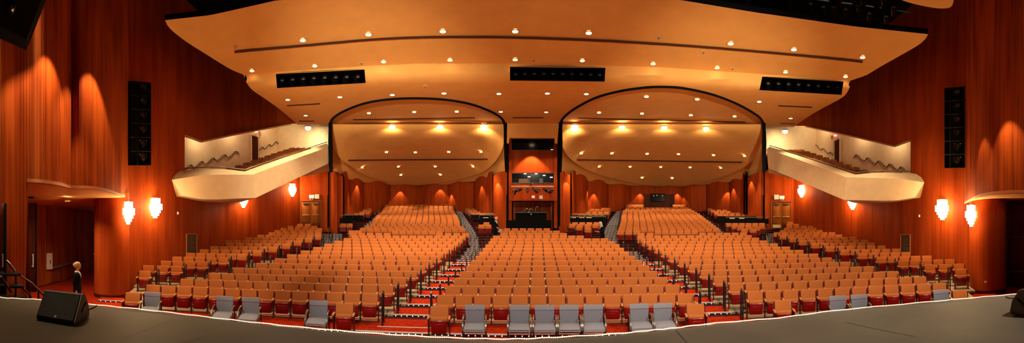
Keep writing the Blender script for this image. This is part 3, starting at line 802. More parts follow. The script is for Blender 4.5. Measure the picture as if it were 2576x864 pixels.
for sd, x0, x1, y0, y1 in (('left', 469, 495, 590, 650), ('right', 2266, 2290, 591, 640)):
    pl = plan(sorted([BAL[sd]['w0'], BAL[sd]['w1']]))
    t = thing('wall_grille', 'upright brown metal air grille low in the %s side wall' % sd, 'vent')
    o = patch_mb([(x0, y0), (x1, y0), (x1, y1), (x0, y1)], lambda x, y: pl[0](x) - .04, 30, 30).build('grille_panel', M['grate'], t)
    mb = MB(); q = [P(x, y, pl[0](x) - .06) for x, y in ((x0, y0), (x1, y0), (x1, y1), (x0, y1))]
    mb.tube(q, .035, 4, closed=True); mb.build('frame', M['arm'], t, smooth=False)
    mb = MB()
    for i in range(1, 14): mb.tube([q[0].lerp(q[3], i / 14), q[1].lerp(q[2], i / 14)], .012, 4)
    mb.build('louvres', M['grate'], t, smooth=False)

# ------------------------------------------------------------------ rear walls, piers and the control-booth column
RWL = [(833, 29.2), (850, 29.4), (864, 30.2), (866, 34), (915.5, 38.5), (983, 43.5), (1055, 45), (1126, 43.5), (1191, 39.5), (1239, 33.8), (1240, 31.2), (1262, 29), (1277, 28.6)]
plL = plan(RWL, [.5, .3, 0, .35, .45, .5, .5, .45, .4, 0, .3, .15])
ybl = [(833, 431), (850, 434), (865, 450), (890, 453), (915.5, 459), (948, 460.5), (983, 465.5), (1019, 465), (1054, 467), (1090, 464), (1126, 465), (1158, 459), (1191, 457), (1215, 450), (1239, 447), (1250, 436), (1277, 431)]
RWR = [(1405, 28.6), (1420, 29), (1436, 30.4), (1437, 33), (1480, 37.8), (1530, 41.6), (1588, 44.5), (1651, 45.5), (1716, 45.5), (1776, 43.8), (1834, 40.5), (1880, 36.5), (1881, 33.5), (1905, 31.6), (1926, 31.2)]
plR = plan(RWR, [.2, .3, 0, .35, .45, .45, .5, .5, .5, .5, .45, .4, 0, .3, .2])
ybr = [(1405, 431), (1420, 433), (1437, 443), (1458, 447), (1479.5, 456), (1505, 457), (1530, 464), (1560, 463), (1588, 468), (1620, 467), (1651, 469.6), (1684, 468), (1716, 469.5), (1745, 465), (1776, 465), (1805, 460), (1834, 458.5), (1857, 453), (1880, 449), (1900, 438), (1926, 430)]
wall_strip('wall_rear_left', [(833, 431), (850, 433), (864, 449), (866, 432), (1239, 432), (1240.5, 446), (1250, 436), (1262, 432), (1277, 430)], [(833, 590), (1277, 590)], plL, M['wood'])
wall_strip('wall_rear_right', [(1405, 430), (1420, 432), (1436, 442), (1438, 430), (1880, 430), (1881.5, 447), (1900, 437), (1926, 429)], [(1405, 590), (1926, 590)], plR, M['wood'])

# booth column
bp = thing('control_booth', 'tall wood booth column between the two arches with two dark windows', 'booth', PZ(1338, 28.6, 3.0), face_rz(1338))
BW = 28.6 * 132 / F / 2
def bx(px): return (px - 1338) * 28.6 / F
def bz(py): return CZ + (HY - py) / F * 28.6 - 3.0
def booth_panel(x0, x1, y0, y1, name, mat, d=.3, y=0, parent=bp, uv=True):
    mb = MB(); mb.box(((bx(x0) + bx(x1)) / 2, y + d / 2, (bz(y0) + bz(y1)) / 2), (abs(bx(x1) - bx(x0)), d, abs(bz(y1) - bz(y0))))
    mb.uv = [(v.x, v.z) for v in mb.v]
    return mb.build(name, mat, parent, smooth=False)
booth_panel(1280, 1287.5, 348, 575, 'side_post', M['wood'], .6, -.1)
booth_panel(1393.5, 1402, 348, 575, 'side_post', M['wood'], .6, -.1)
booth_panel(1287.5, 1393.5, 377, 435, 'upper_panel', M['wood'])
wf = booth_panel(1287.5, 1393.5, 461, 504, 'lower_panel', M['wood'])
booth_panel(1281, 1401, 503, 506, 'ledge', M['wood'], .5, -.25)
def booth_window(y0, y1, nm):
    g = booth_panel(1287.5, 1393.5, y0, y1, nm, M['glass'], .03, .15)
    booth_panel(1287, 1394, y0 - 1, y0 + .8, 'window_head', M['black_metal'], .2, .02, g); booth_panel(1287, 1394, y1 - .8, y1 + .6, 'window_sill', M['black_metal'], .25, -.03, g)
    return g
g1 = booth_window(350, 378, 'upper_window'); g2 = booth_window(436, 461, 'lower_window')
for x, y, g in ((1321, 437.5, g2), (1349, 437.5, g2), (1331, 445, g2), (1369, 441.5, g2), (1387, 446, g2), (1388.5, 377, g1)):
    MB().lathe([(0, -.012), (.10, -.012), (.10, .012), (0, .012)], 14).build('window_lamp', M['lamp'], g).location = (bx(x), .1, bz(y))
booth_panel(1305, 1333, 450, 461, 'work_desk', M['grate'], .02, .12, g2); booth_panel(1357, 1366, 449, 460, 'monitor_stand', M['black_metal'], .02, .12, g2)
booth_panel(1284, 1399, 344, 350, 'top_shadow_gap', M['void'], .5, .05)
# recess with wooden back wall and thin posts
rc = booth_panel(1287, 1394, 504, 580, 'recess_wall', M['wood'], .05, 2.0)
for x in (1291, 1315, 1340, 1365, 1390): booth_panel(x - .5, x + .5, 506, 578, 'recess_mullion', M['arm'], .05, 1.9, rc)
MB().box((0, 1.0, bz(505)), (BW * 1.75, 2.0, .06)).build('recess_ceiling', M['wood'], bp)
# lighting bar with lanterns
t = thing('lighting_bar', 'steel pipe carrying stage lanterns in front of the control booth', 'bar', PZ(1339, 27.9, CZ + (HY - 470) / F * 27.9), face_rz(1338))
MB().tube([(-1.6, 0, 0), (1.65, 0, 0)], .035, 8).build('pipe', M['steel'], t)
for x in (-1.2, 1.2): MB().tube([(x, 0, 0), (x, .6, .1)], .025, 6).build('bracket', M['black_metal'], t)
def lantern_mesh():
    mb = MB().lathe([(0, -.16), (.09, -.16), (.10, -.06), (.10, .1), (.125, .14), (.125, .26), (.11, .26), (.11, .15), (0, .15)], 16, 0, Matrix.Rotation(PI / 2, 4, 'X'))
    return mb.mesh('lantern_body', M['black_metal'])
LB = lantern_mesh()
LL = MB().lathe([(0, .165), (.06, .18), (.105, .165)], 14, 0, Matrix.Rotation(PI / 2, 4, 'X')).mesh('lantern_lens', M['lens'])
LY = MB().tube([(-.15, 0, 0), (-.16, 0, .17), (.16, 0, .17), (.15, 0, 0)], .014, 6).tube([(0, 0, .17), (0, 0, .26)], .018, 6).mesh('lantern_yoke', M['black_metal'])
def lantern(loc, rz, rx, label, grp, s=1.0):
    t = thing('stage_lantern', label, 'stage light', loc, rz, grp); t.scale = (s, s, s)
    link('yoke', LY, t)
    for nm, me in (('body', LB), ('lens', LL)):
        o = link(nm, me, t); o.rotation_euler = (rx, 0, 0)
    return t
for i, (px, dz, a, s) in enumerate([(1299, -.34, .5, 1.3), (1294, -.5, -.4, 1.1), (1306, -.3, .9, 1.1), (1327, -.36, 0, 1.3), (1337, .18, .3, 1.2), (1344, -.3, -.3, 1.3), (1352, -.4, .5, 1.3), (1372, -.3, -.6, 1.2), (1379, -.36, .2, 1.3), (1385, -.44, .7, 1.2)]):
    lantern(PZ(px, 27.75, CZ + (HY - 470) / F * 27.9 + dz), face_rz(px) + a, -.35, 'black lantern on the bar before the booth, %s counted along the bar' % ORD[i], 'lanterns on the booth bar', s * .75)
sign_box('exit_sign', 'red EXIT sign on the booth front under the lighting bar', 'exit sign', 1341.5, 496, 28.35, .25, .22, .06, M['exit_red'], 'EXIT', M['exit_glow'])
sign_box('wall_plate', 'pale square plate beside the EXIT sign on the booth front', 'wall plate', 1361, 497, 28.4, .26, .27, .05, M['white'])
# mixing desk and black parapet before it
t = thing('mixing_desk', 'long black draped sound desk in front of the control booth', 'desk', PZ(1336, 28.0, zf(16)), face_rz(1336))
mb = MB().box((0, 0, (CZ + (HY - 537) / F * 28 - zf(16)) / 2 + .02), (2.35, .8, CZ + (HY - 537) / F * 28 - zf(16)), bevel=.02, seg=1); mb.build('draped_body', M['black'], t)
dz = CZ + (HY - 537) / F * 28 - zf(16)
MB().box((0, 0, dz + .05), (2.45, .9, .05), bevel=.01, seg=1).build('desk_top', M['black_metal'], t)
MB().box((.05, .05, dz + .1), (1.5, .5, .07), rx=.15, bevel=.01, seg=1).build('mixer', M['black_metal'], t)
MB().lathe([(0, 0), (.05, 0), (.05, .02), (0, .02)], 10, 0, Matrix.Rotation(PI / 2, 4, 'X')).build('badge', M['white'], t).location = (0, -.41, dz - .08)
for x, h, nm in ((-.45, .38, 'gooseneck_lamp'), (-.15, .34, 'gooseneck_lamp'), (.35, .52, 'desk_lamp')):
    o = MB().tube([(x, .1, dz + .05), (x, .1, dz + h * .8), (x + .06, .05, dz + h), (x + .14, 0, dz + h * .95)], .012, 6).build(nm, M['steel'], t)
    MB().lathe([(0, .03), (.06, -.02), (.07, -.03)], 10).build('lamp_shade', M['steel'], o).location = (x + .14, 0, dz + h * .95)
def parapet(name, label, a, b, y0, y1, r, rail=True, posts=()):
    t = thing(name, label, 'parapet')
    pts = [(lerp(a, b, i / 6)) for i in range(7)]
    mb = MB(); vs = []
    for px in pts: vs += [P(px, y0, r), PZ(px, r, CZ + (HY - y1) / F * r), P(px, y0, r + .15), PZ(px, r + .15, CZ + (HY - y1) / F * r)]
    fs = [[0, 1, 3, 2], [24, 25, 27, 26]]
    for i in range(6):
        o = i * 4; fs += [[o, o + 4, o + 5, o + 1], [o + 2, o + 6, o + 7, o + 3], [o, o + 2, o + 6, o + 4], [o + 1, o + 3, o + 7, o + 5]]
    mb.add(vs, fs); mb.build('panel', M['black'], t, smooth=False)
    if rail:
        h = .2 if rail is True else rail
        MB().tube([P(px, y0, r + .05) + Vector((0, 0, h)) for px in pts], .03, 6).build('top_rail', M['bronze'], t)
        for px in (pts[0], pts[3], pts[6]): MB().tube([P(px, y0, r + .05) - Vector((0, 0, .05)), P(px, y0, r + .05) + Vector((0, 0, h))], .02, 6).build('rail_post', M['black_metal'], t)
    return t
parapet('parapet', 'plain black parapet below the sound desk', 1273, 1387, 555, 576, 27.1, False)
parapet('parapet', 'black parapet of the seating box by the left double doors, lower one', 836, 888, 549, 566, 29.3, .22)
parapet('parapet', 'black parapet of the box by the left double doors, upper one behind', 842, 914, 542.5, 556, 30.2, .1)
parapet('parapet', 'black parapet of the seating box left of the booth, lower one', 1206, 1263, 549, 572, 29.5, .24)
parapet('parapet', 'black parapet left of the booth, upper one below the small rear rows', 1184, 1255, 541, 553, 30.5, .1)
parapet('parapet', 'black parapet of the seating box right of the booth, lower one', 1408, 1524, 549, 573, 29.7, .10)
parapet('parapet', 'black parapet right of the booth, upper one with papers taped on', 1427, 1528, 543, 562, 30.5, .12)
parapet('parapet', 'black parapet of the box by the right double doors, lower one', 1826, 1934, 551, 564, 30.8, .12)
parapet('parapet', 'black parapet of the box by the right double doors, upper one', 1804, 1903, 544.5, 560, 31.6, 0)
for i, (px, py, r) in enumerate([(1442, 549, 30.4), (1463.5, 549, 30.4), (1482, 549, 30.4), (1842, 550.5, 31.5), (1866, 550.5, 31.5), (1222, 549, 30.4), (1253, 549, 30.4)]):
    t = MB().box((0, 0, 0), (.44, .012, .11)).build('paper_notice', M['paper'], smooth=False); t.location = P(px, py, r - .1); t.rotation_euler = (0, 0, face_rz(px))
    tag(t, 'white paper strip on a black parapet, %s counted across the hall from the %s' % (ORD[[1, 2, 3, 4, 5, 0, 0][i]] if i < 5 else ORD[i - 5], 'booth' if i < 5 else 'middle stair'), 'notice', 'paper strips on the black parapets')
# short stepped posts of the box rails
for i, (px, k) in enumerate([(1430, 15), (1446, 14.6), (1199, 15), (1399, 15.2), (829, 15), (836, 14), (1826, 16), (1839, 15), (1925, 14), (1930, 16)]):
    R = R0 + DR * k; p = ang_pt(ring_ang(px, R), R - .3)
    t = thing('handrail', 'black handrail beside a seating box, %s across the hall' % ORD[i], 'handrail', (p.x, p.y, zf(k)), -ring_ang(px, R), 'handrails of the seating boxes')
    link('pipe', RAILM['tall'], t)
# little projection booth at the very back
c = PZ(1658.5, 43.2, CZ + (HY - 508) / F * 43.2); t = thing('projection_booth', 'small dark wood projection booth against the rear right wall', 'booth', c, face_rz(1658))
k = 43.2 / F
mb = MB().box((0, .8, -.1), (77 * k, 1.6, 42 * k)); mb.uv = [(v.x, v.z) for v in mb.v]; mb.build('housing', M['door_dark'], t, smooth=False)
g = MB().box((-3.5 * k, -.02, 10 * k), (36 * k, .06, 19 * k)).build('window', M['glass'], t)
mb = MB(); mb.tube([(x * k, -.06, z * k) for x, z in ((-21.5, .5), (14.5, .5), (14.5, 19.5), (-21.5, 19.5))], .05, 4, closed=True); mb.build('window_frame', M['black_metal'], g, smooth=False)
for x, z in ((-14, 15), (-6, 16), (8, 15)): MB().lathe([(0, -.01), (.075, -.01), (.075, .01), (0, .01)], 12, 0, Matrix.Rotation(PI / 2, 4, 'X')).build('window_lamp', M['trim_ring'], g).location = (x * k, -.08, z * k)
t = MB().box((0, 0, 0), (.95, .12, .6), bevel=.05).build('spare_chair_back', M['orange']); t.location = P(1604.5, 518, 42.8); t.rotation_euler = (-.15, 0, face_rz(1604))
tag(t, 'lone orange seat back standing above the last row beside the projection booth', 'seat')

# ------------------------------------------------------------------ ceilings
def arc_resample(pts, n):
    d = [0]
    for a, b in zip(pts, pts[1:]): d.append(d[-1] + math.hypot(a[0] - b[0], a[1] - b[1]))
    return [(interp(d[-1] * i / n, list(zip(d, [p[0] for p in pts]))), interp(d[-1] * i / n, list(zip(d, [p[1] for p in pts])))) for i in range(n + 1)]
sideL = smooth_pts([(415, 51), (421, 64), (436, 80), (470, 106), (530, 144), (570, 169), (592, 180), (612, 188)], 5)
sideR = smooth_pts([(2335, 86), (2329, 97), (2311, 113), (2270, 137), (2215, 168), (2180, 189), (2160, 196), (2141, 203)], 5)
NV, NS = 16, 90
SL, SR = arc_resample(sideL, NV), arc_resample(sideR, NV)
bulF = [(0, 0), (.06, -15), (.148, -56), (.3, -72), (.45, -79), (.6, -82), (.674, -75), (.773, -47), (.9036, -16), (1, 0)]
bulB = [(0, 0), (.05, -7), (.2, -24.5), (.287, -32), (.438, -35), (.56, -33), (.686, -29), (.853, -14), (.94, -6), (1, 0)]
def cloud_z(v): return lerp(10.75, 10.05, v)
grid = []
for j in range(NV + 1):
    v = j / NV; row = []
    for i in range(NS + 1):
        s = i / NS; px = lerp(SL[j][0], SR[j][0], s)
        py = lerp(SL[j][1], SR[j][1], s) + lerp(interp(s, bulF), interp(s, bulB), v)
        row.append((px, py, zr(py, cloud_z(v))))
    grid.append(row)
mb = MB(); W_ = NS + 1
mb.add([P(*p) for r in grid for p in r], [[j * W_ + i, j * W_ + i + 1, (j + 1) * W_ + i + 1, (j + 1) * W_ + i] for j in range(NV) for i in range(NS)])
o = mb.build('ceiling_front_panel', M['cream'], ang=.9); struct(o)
# upturned edge of the panel: a real thickness rising to the dark
mb = MB(); rim = grid[0][::-1] + [r[0] for r in grid[1:]] ; rim2 = [r[-1] for r in grid]
for R_ in (rim, rim2):
    vs = [P(*p) for p in R_] + [P(*p) + Vector((0, 0, .22)) for p in R_]; n = len(R_)
    mb.add(vs, [[i, i + 1, n + i + 1, n + i] for i in range(n - 1)])
struct(mb.build('ceiling_front_panel_edge', M['void']))
def cloud_r(px, py):
    """distance of the front panel at this place"""
    best = None
    for j in range(NV + 1):
        a, b = SL[j], SR[j]; s = (px - a[0]) / (b[0] - a[0])
        if not 0 <= s <= 1: continue
        y = lerp(a[1], b[1], s) + lerp(interp(s, bulF), interp(s, bulB), j / NV)
        if best and (best[0] - py) * (y - py) <= 0 and y != best[0]:
            v = (best[1] + (py - best[0]) / (y - best[0]) * (j - best[1])) / NV
            return zr(py, cloud_z(v))
        best = (y, j)
    return zr(py, 10.1)
yf_t = [(p[0], p[1]) for p in grid[-1]]
def yf(px): return interp(px, yf_t)
def z2(t):
    return interp(t, [(-.2, 10.1), (0, 10.05), (.06, 9.93), (.15, 9.68), (.28, 9.46), (.45, 9.42), (1, 9.6), (1.4, 9.7)])
def r_mid(px, py, dz=0):
    y0 = yf(px); t = (py - y0) / (312 - y0)
    return zr(py, z2(t) + dz)
archL = smooth_pts([(833, 434), (832, 400), (831, 330), (832, 306), (842, 292), (872, 275), (920, 258), (980, 248.5), (1050, 246), (1120, 249.5), (1180, 259.5), (1228, 276), (1256, 291), (1269, 306), (1272, 330), (1274, 400), (1275, 434)], 5)
archR = smooth_pts([(1408.5, 434), (1409, 400), (1410, 330), (1412, 304), (1424, 288), (1452, 268), (1500, 244), (1560, 228), (1620, 219.5), (1665, 217.5), (1720, 221), (1790, 236), (1850, 258), (1898, 284), (1918, 302), (1922, 330), (1922, 400), (1922, 434)], 5)
topL = [p for p in archL if p[1] <= 312]; topR = [p for p in archR if p[1] <= 312]
left_side = smooth_pts([(612, 188), (619, 206), (634, 226), (664, 247), (698, 271), (728, 296), (750, 315)], 5)
right_side = smooth_pts([(1996, 320), (2014, 307), (2049, 284), (2099, 257), (2121, 244), (2132, 231), (2139, 215), (2141, 203)], 5)
topedge = [p for p in yf_t if 616 < p[0] < 2138]
slots = [[(694, 186.5), (917, 175), (920, 209), (697, 222)], [(1283, 168.5), (1523, 171), (1521, 205.5), (1283, 203)], [(1917.5, 193), (2122, 205.5), (2117, 239), (1910.5, 227)]]
bottom = [(750, 314), (826, 312)] + topL + [(1272, 313), (1408, 313)] + topR + [(1926, 315), (1996, 320)]
outer = left_side[:-1] + bottom[:-1] + right_side[:-1] + [(2141, 203)] + topedge[::-1]
mb = patch_mb(outer, r_mid, 14, 10, [s[:1] + s[1:] for s in slots])
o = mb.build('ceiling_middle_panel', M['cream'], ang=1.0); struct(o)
mb = MB()
for sd_ in (left_side, right_side):
    vs = [P(x, y, r_mid(x, y)) for x, y in sd_]; vs2 = [v + Vector((0, 0, .25)) for v in vs]; n = len(vs)
    mb.add(vs + vs2, [[i, i + 1, n + i + 1, n + i] for i in range(n - 1)])
struct(mb.build('ceiling_middle_panel_edge', M['void']))
# dark plenum boxes with lanterns behind the three openings
for s, nm, nl in zip(slots, ('left', 'middle', 'right'), (8, 10, 8)):
    f = [P(x, y, r_mid(x, y)) for x, y in s]
    b = [p + Vector((p.x, p.y, 0)).normalized() * 1.6 + Vector((0, 0, .25)) for p in f]
    mb = MB(); mb.add(f + b, [[4, 5, 6, 7], [0, 1, 5, 4], [1, 2, 6, 5], [2, 3, 7, 6], [3, 0, 4, 7]])
    struct(mb.build('ceiling_slot_' + nm, M['void'], smooth=False))
    for i in range(nl):
        q = f[0].lerp(f[1], (i + .6) / (nl + .2)); d = Vector((q.x, q.y, 0)).normalized()
        lantern(q + d * .75 + Vector((0, 0, -.22)), math.atan2(-q.x, q.y), -.5, 'dark lantern inside the %s slot of the ceiling, %s along it' % (nm, ORD[i]), 'lanterns in the ceiling slots', .95)
# arches: black reveal bands
def band(name, pts, w, d):
    mb = MB(); vs = []; n = len(pts)
    for i, (x, y) in enumerate(pts):
        a, b = pts[max(0, i - 1)], pts[min(n - 1, i + 1)]
        dx, dy = b[0] - a[0], b[1] - a[1]; l = math.hypot(dx, dy); nx, ny = -dy / l, dx / l
        r = (r_mid(x, min(y, 311)) if y <= 312 else zr(312, 9.6)) - .08
        ww = w * interp(y, [(240, 1.0), (330, 1.0), (360, 1.25), (425, 1.0), (435, .8)])
        vs += [P(x - nx * ww / 2, y - ny * ww / 2, r), P(x + nx * ww / 2, y + ny * ww / 2, r), P(x + nx * ww / 2, y + ny * ww / 2, r + d), P(x - nx * ww / 2, y - ny * ww / 2, r + d)]
    fs = []
    for i in range(n - 1):
        for k in range(4): fs.append([i * 4 + k, i * 4 + (k + 1) % 4, i * 4 + 4 + (k + 1) % 4, i * 4 + 4 + k])
    fs += [[0, 1, 2, 3], [n * 4 - 4, n * 4 - 3, n * 4 - 2, n * 4 - 1]]
    mb.add(vs, fs); o = mb.build(name, M['black'], ang=.7); return struct(o)
band('trim_arch_left', archL, 9.5, .35); band('trim_arch_right', archR, 9.5, .35)
for nm, x, y0, y1 in (('a', 827, 432, 575), ('b', 1277.5, 430, 570), ('c', 1407, 430, 570), ('d', 1922.5, 432, 578)):
    r = {827: 28.8, 1277.5: 27.3, 1407: 27.3, 1922.5: 30.2}[x]
    mb = MB().tube([P(x, y0, r), P(x, y1, r)], .07, 6).tube([P(x - 2.2, y0 + 60, r), P(x - 2.2, y1, r)], .05, 6)
    struct(mb.build('trim_%s_column_pipe' % nm, M['black']))
# ceiling beyond the arches, above and below the light line
def inner_top(pts): return [(pts[0][0] + 1, 314)] + [(x, y - 4) for x, y in pts] + [(pts[-1][0] - 1, 314)]
for nm, tp in (('left', topL), ('right', topR)):
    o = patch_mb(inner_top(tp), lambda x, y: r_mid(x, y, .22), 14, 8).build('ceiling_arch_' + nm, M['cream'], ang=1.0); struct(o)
RL0 = zr(312, 9.82)
SMO = (smooth_pts([(820, 29.2), (850, 30.2), (868, 32), (900, 36.6), (983, 42.6), (1055, 44), (1126, 42.8), (1200, 37.5), (1250, 31.5), (1285, 28.5)], 6), smooth_pts([(1400, 29), (1440, 33), (1500, 39), (1588, 43.6), (1684, 44.8), (1776, 43), (1834, 39.8), (1890, 34.5), (1930, 31.5)], 6))
def r_low(px, py, yb, pl, k=1.0):
    t = (py - 312) / (interp(px, yb) - 312); t = max(0, t)
    rb = interp(px, SMO[0] if pl is plL else SMO[1])
    return RL0 + (rb - RL0) * interp(t, [(0, 0), (.04, .009), (.08, .021), (.12, .039), (.18, .08), (.25, .14), (.35, .245), (.5, .42), (.75, .72), (1, 1)]) - k
for nm, yb, pl, x0, x1, ell in (('left', ybl, plL, 833, 1276, [(834, 313), (1274, 313), (1270, 350), (1264, 374), (1250, 402), (1222, 429), (1180, 446), (1120, 459), (1052, 465), (985, 459), (930, 445), (888, 423), (858, 400), (840, 375), (834, 352)]),
                                ('right', ybr, plR, 1406, 1925, [(1411, 313), (1920, 313), (1919, 352), (1913, 376), (1890, 408), (1850, 432), (1800, 449), (1745, 462), (1680, 467.5), (1610, 465), (1550, 452), (1500, 438), (1462, 420), (1432, 398), (1416, 372), (1411, 350)])):
    e = smooth_pts(ell[2:], 4); e = ell[:2] + e
    mb = patch_mb(e, lambda x, y: r_low(x, y, yb, pl, .6), 8, 6); rim_strip(mb, e, lambda x, y: r_low(x, y, yb, pl, .6), .45)
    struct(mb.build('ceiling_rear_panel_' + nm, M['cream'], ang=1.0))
    low = [(x0, 330), (x1, 330)] + smooth_pts([q for q in yb][::-1], 3)
    o = patch_mb(low, lambda x, y: r_low(x, y, yb, pl, .0), 8, 6).build('ceiling_rear_scallop_' + nm, M['cream'], ang=1.0); struct(o)
# plaster head over the booth
mb = patch_mb([(1276, 311), (1406, 311), (1402, 362), (1396, 362), (1395, 348), (1282, 348), (1280, 362), (1275, 362)], lambda x, y: zr(312, 9.6) + .05, 10, 10)
o = mb.build('ceiling_booth_head', M['cream'], smooth=False); struct(o); solid(o, .3, 0)
# high dark roof and the grid opening in front of the panel
quad('ceiling_roof', [(-26, -4, 14.5), (26, -4, 14.5), (30, 50, 14.5), (-30, 50, 14.5)], M['void'])
# second reflector panel at the upper right corner
sp_ = smooth_pts([(2230, -20), (2260, -3), (2300, 10), (2350, 20), (2380, 21), (2392, 17), (2398, 6), (2401, -20)], 3)
mb = patch_mb(sp_, lambda x, y: zr(y, 11.0), 10, 6); rim_strip(mb, sp_, lambda x, y: zr(y, 11.0), .1); struct(mb.build('ceiling_stage_panel', M['cream'], ang=1.0))
# lanterns in the dark opening at the upper right
for i, (x, y) in enumerate([(1878, 3), (1982, 3), (1983, 18), (2040, 22), (2072, 30), (2097, 30), (2128, 36), (2160, 26), (2171, 9), (2187, 46), (2230, 53), (2248, 30), (2110, 6), (2223, 10)]):
    r = zr(y, 12.0); q = P(x, y, r)
    lantern(q, math.atan2(-q.x, q.y), -.3, 'dark lantern hanging above the front ceiling panel, %s counted along the opening' % ORD[i], 'lanterns above the ceiling panel', 1.2)
t = thing('lighting_pipe', 'dark pipe above the front ceiling panel from which lanterns hang', 'pipe')
MB().tube([P(x, y, zr(y, 12.0)) + Vector((0, 0, .32)) for x, y in ((1860, 0), (1982, 10), (2100, 24), (2200, 36), (2290, 50))], .04, 6).build('pipe', M['black_metal'], t)
for i, (x, y) in enumerate([(24, 3), (22, 37)]):
    q = P(x, y, 6.0); lantern(q, math.atan2(-q.x, q.y), -.2, 'dark lantern at the %s of the black border by the stage' % ('top', 'lower edge')[i], 'stage light', .9)
mb = MB(); q = [P(-40, -60, 5.6), P(125, -60, 6.4), P(104, 0, 6.4), (P(76, 70, 6.3)), P(66, 100, 6.2), P(0, 66, 5.7), P(-40, 46, 5.5)]
b_ = [p + Vector((p.x, p.y, 0)).normalized() * .4 for p in q]
mb.add(q + b_, [list(range(7)), list(range(7, 14))[::-1]] + [[i, (i + 1) % 7, 7 + (i + 1) % 7, 7 + i] for i in range(7)])
t = mb.build('stage_border', M['void'], smooth=False); tag(t, 'black hanging border cloth at the upper left edge of the stage', 'curtain')

# long air slots in the ceiling
def air_slot(pts, rf, wpx, label):
    mb = MB(); n = 24; P_ = []
    for i in range(n + 1):
        x = lerp(pts[0][0], pts[-1][0], i / n); y = interp(x, pts); P_.append((x, y))
    vs = []
    for x, y in P_: vs += [P(x, y - wpx / 2, rf(x, y - wpx / 2) - .09), P(x, y + wpx / 2, rf(x, y + wpx / 2) - .09)]
    vs += [v + Vector((0, 0, .02)) for v in vs]
    m = 2 * (n + 1)
    fs = [[2 * i, 2 * i + 1, 2 * i + 3, 2 * i + 2] for i in range(n)] + [[m + 2 * i, m + 2 * i + 1, m + 2 * i + 3, m + 2 * i + 2] for i in range(n)]
    t = thing('air_slot', label, 'vent', group='ceiling air slots')
    mb.add(vs, fs); mb.build('slot_opening', M['slot'], t, smooth=False)
    mb = MB(); mb.tube([P(x, y - wpx / 2, rf(x, y) - .09) for x, y in P_], .015, 4); mb.build('slot_edge', M['trim_ring'], t)
sl = smooth_pts([(590, 132), (762, 116), (927, 101), (1050, 95), (1150, 94), (1288, 95.5), (1480, 102), (1700, 114), (1900, 130), (2040, 143), (2170, 156.5)], 4)
air_slot(sl, cloud_r, 5, 'very long dark air slot curving across the front ceiling panel')
air_slot([(722, 267), (805, 262)], r_mid, 2.2, 'short air slot in the middle panel near its left tip')
air_slot([(1958, 267), (2043, 271)], r_mid, 2.2, 'short air slot in the middle panel near its right tip')
air_slot([(752, 306), (790, 305.5)], r_mid, 1.8, 'tiny air slot in front of the left balcony lamp')
air_slot([(1963, 311), (2000, 313)], r_mid, 1.8, 'tiny air slot in front of the right balcony lamp')
air_slot([(888, 302), (1195, 297)], lambda x, y: r_mid(x, y, .22), 2, 'thin air slot under the left arch just before the lamp line')
air_slot([(1455, 298), (1876, 308)], lambda x, y: r_mid(x, y, .22), 2, 'thin air slot under the right arch just before the lamp line')
air_slot([(1290, 297), (1367, 297)], r_mid, 2, 'thin air slot above the control booth')
fL = lambda x, y: r_low(x, y, ybl, plL, .6) - .14
fR = lambda x, y: r_low(x, y, ybr, plR, .6) - .14
air_slot([(877, 404), (1227, 401.5)], fL, 2.4, 'long air slot low on the sloping rear panel of the left arch')
air_slot([(1452, 403), (1867, 409)], fR, 2.4, 'long air slot low on the sloping rear panel of the right arch')

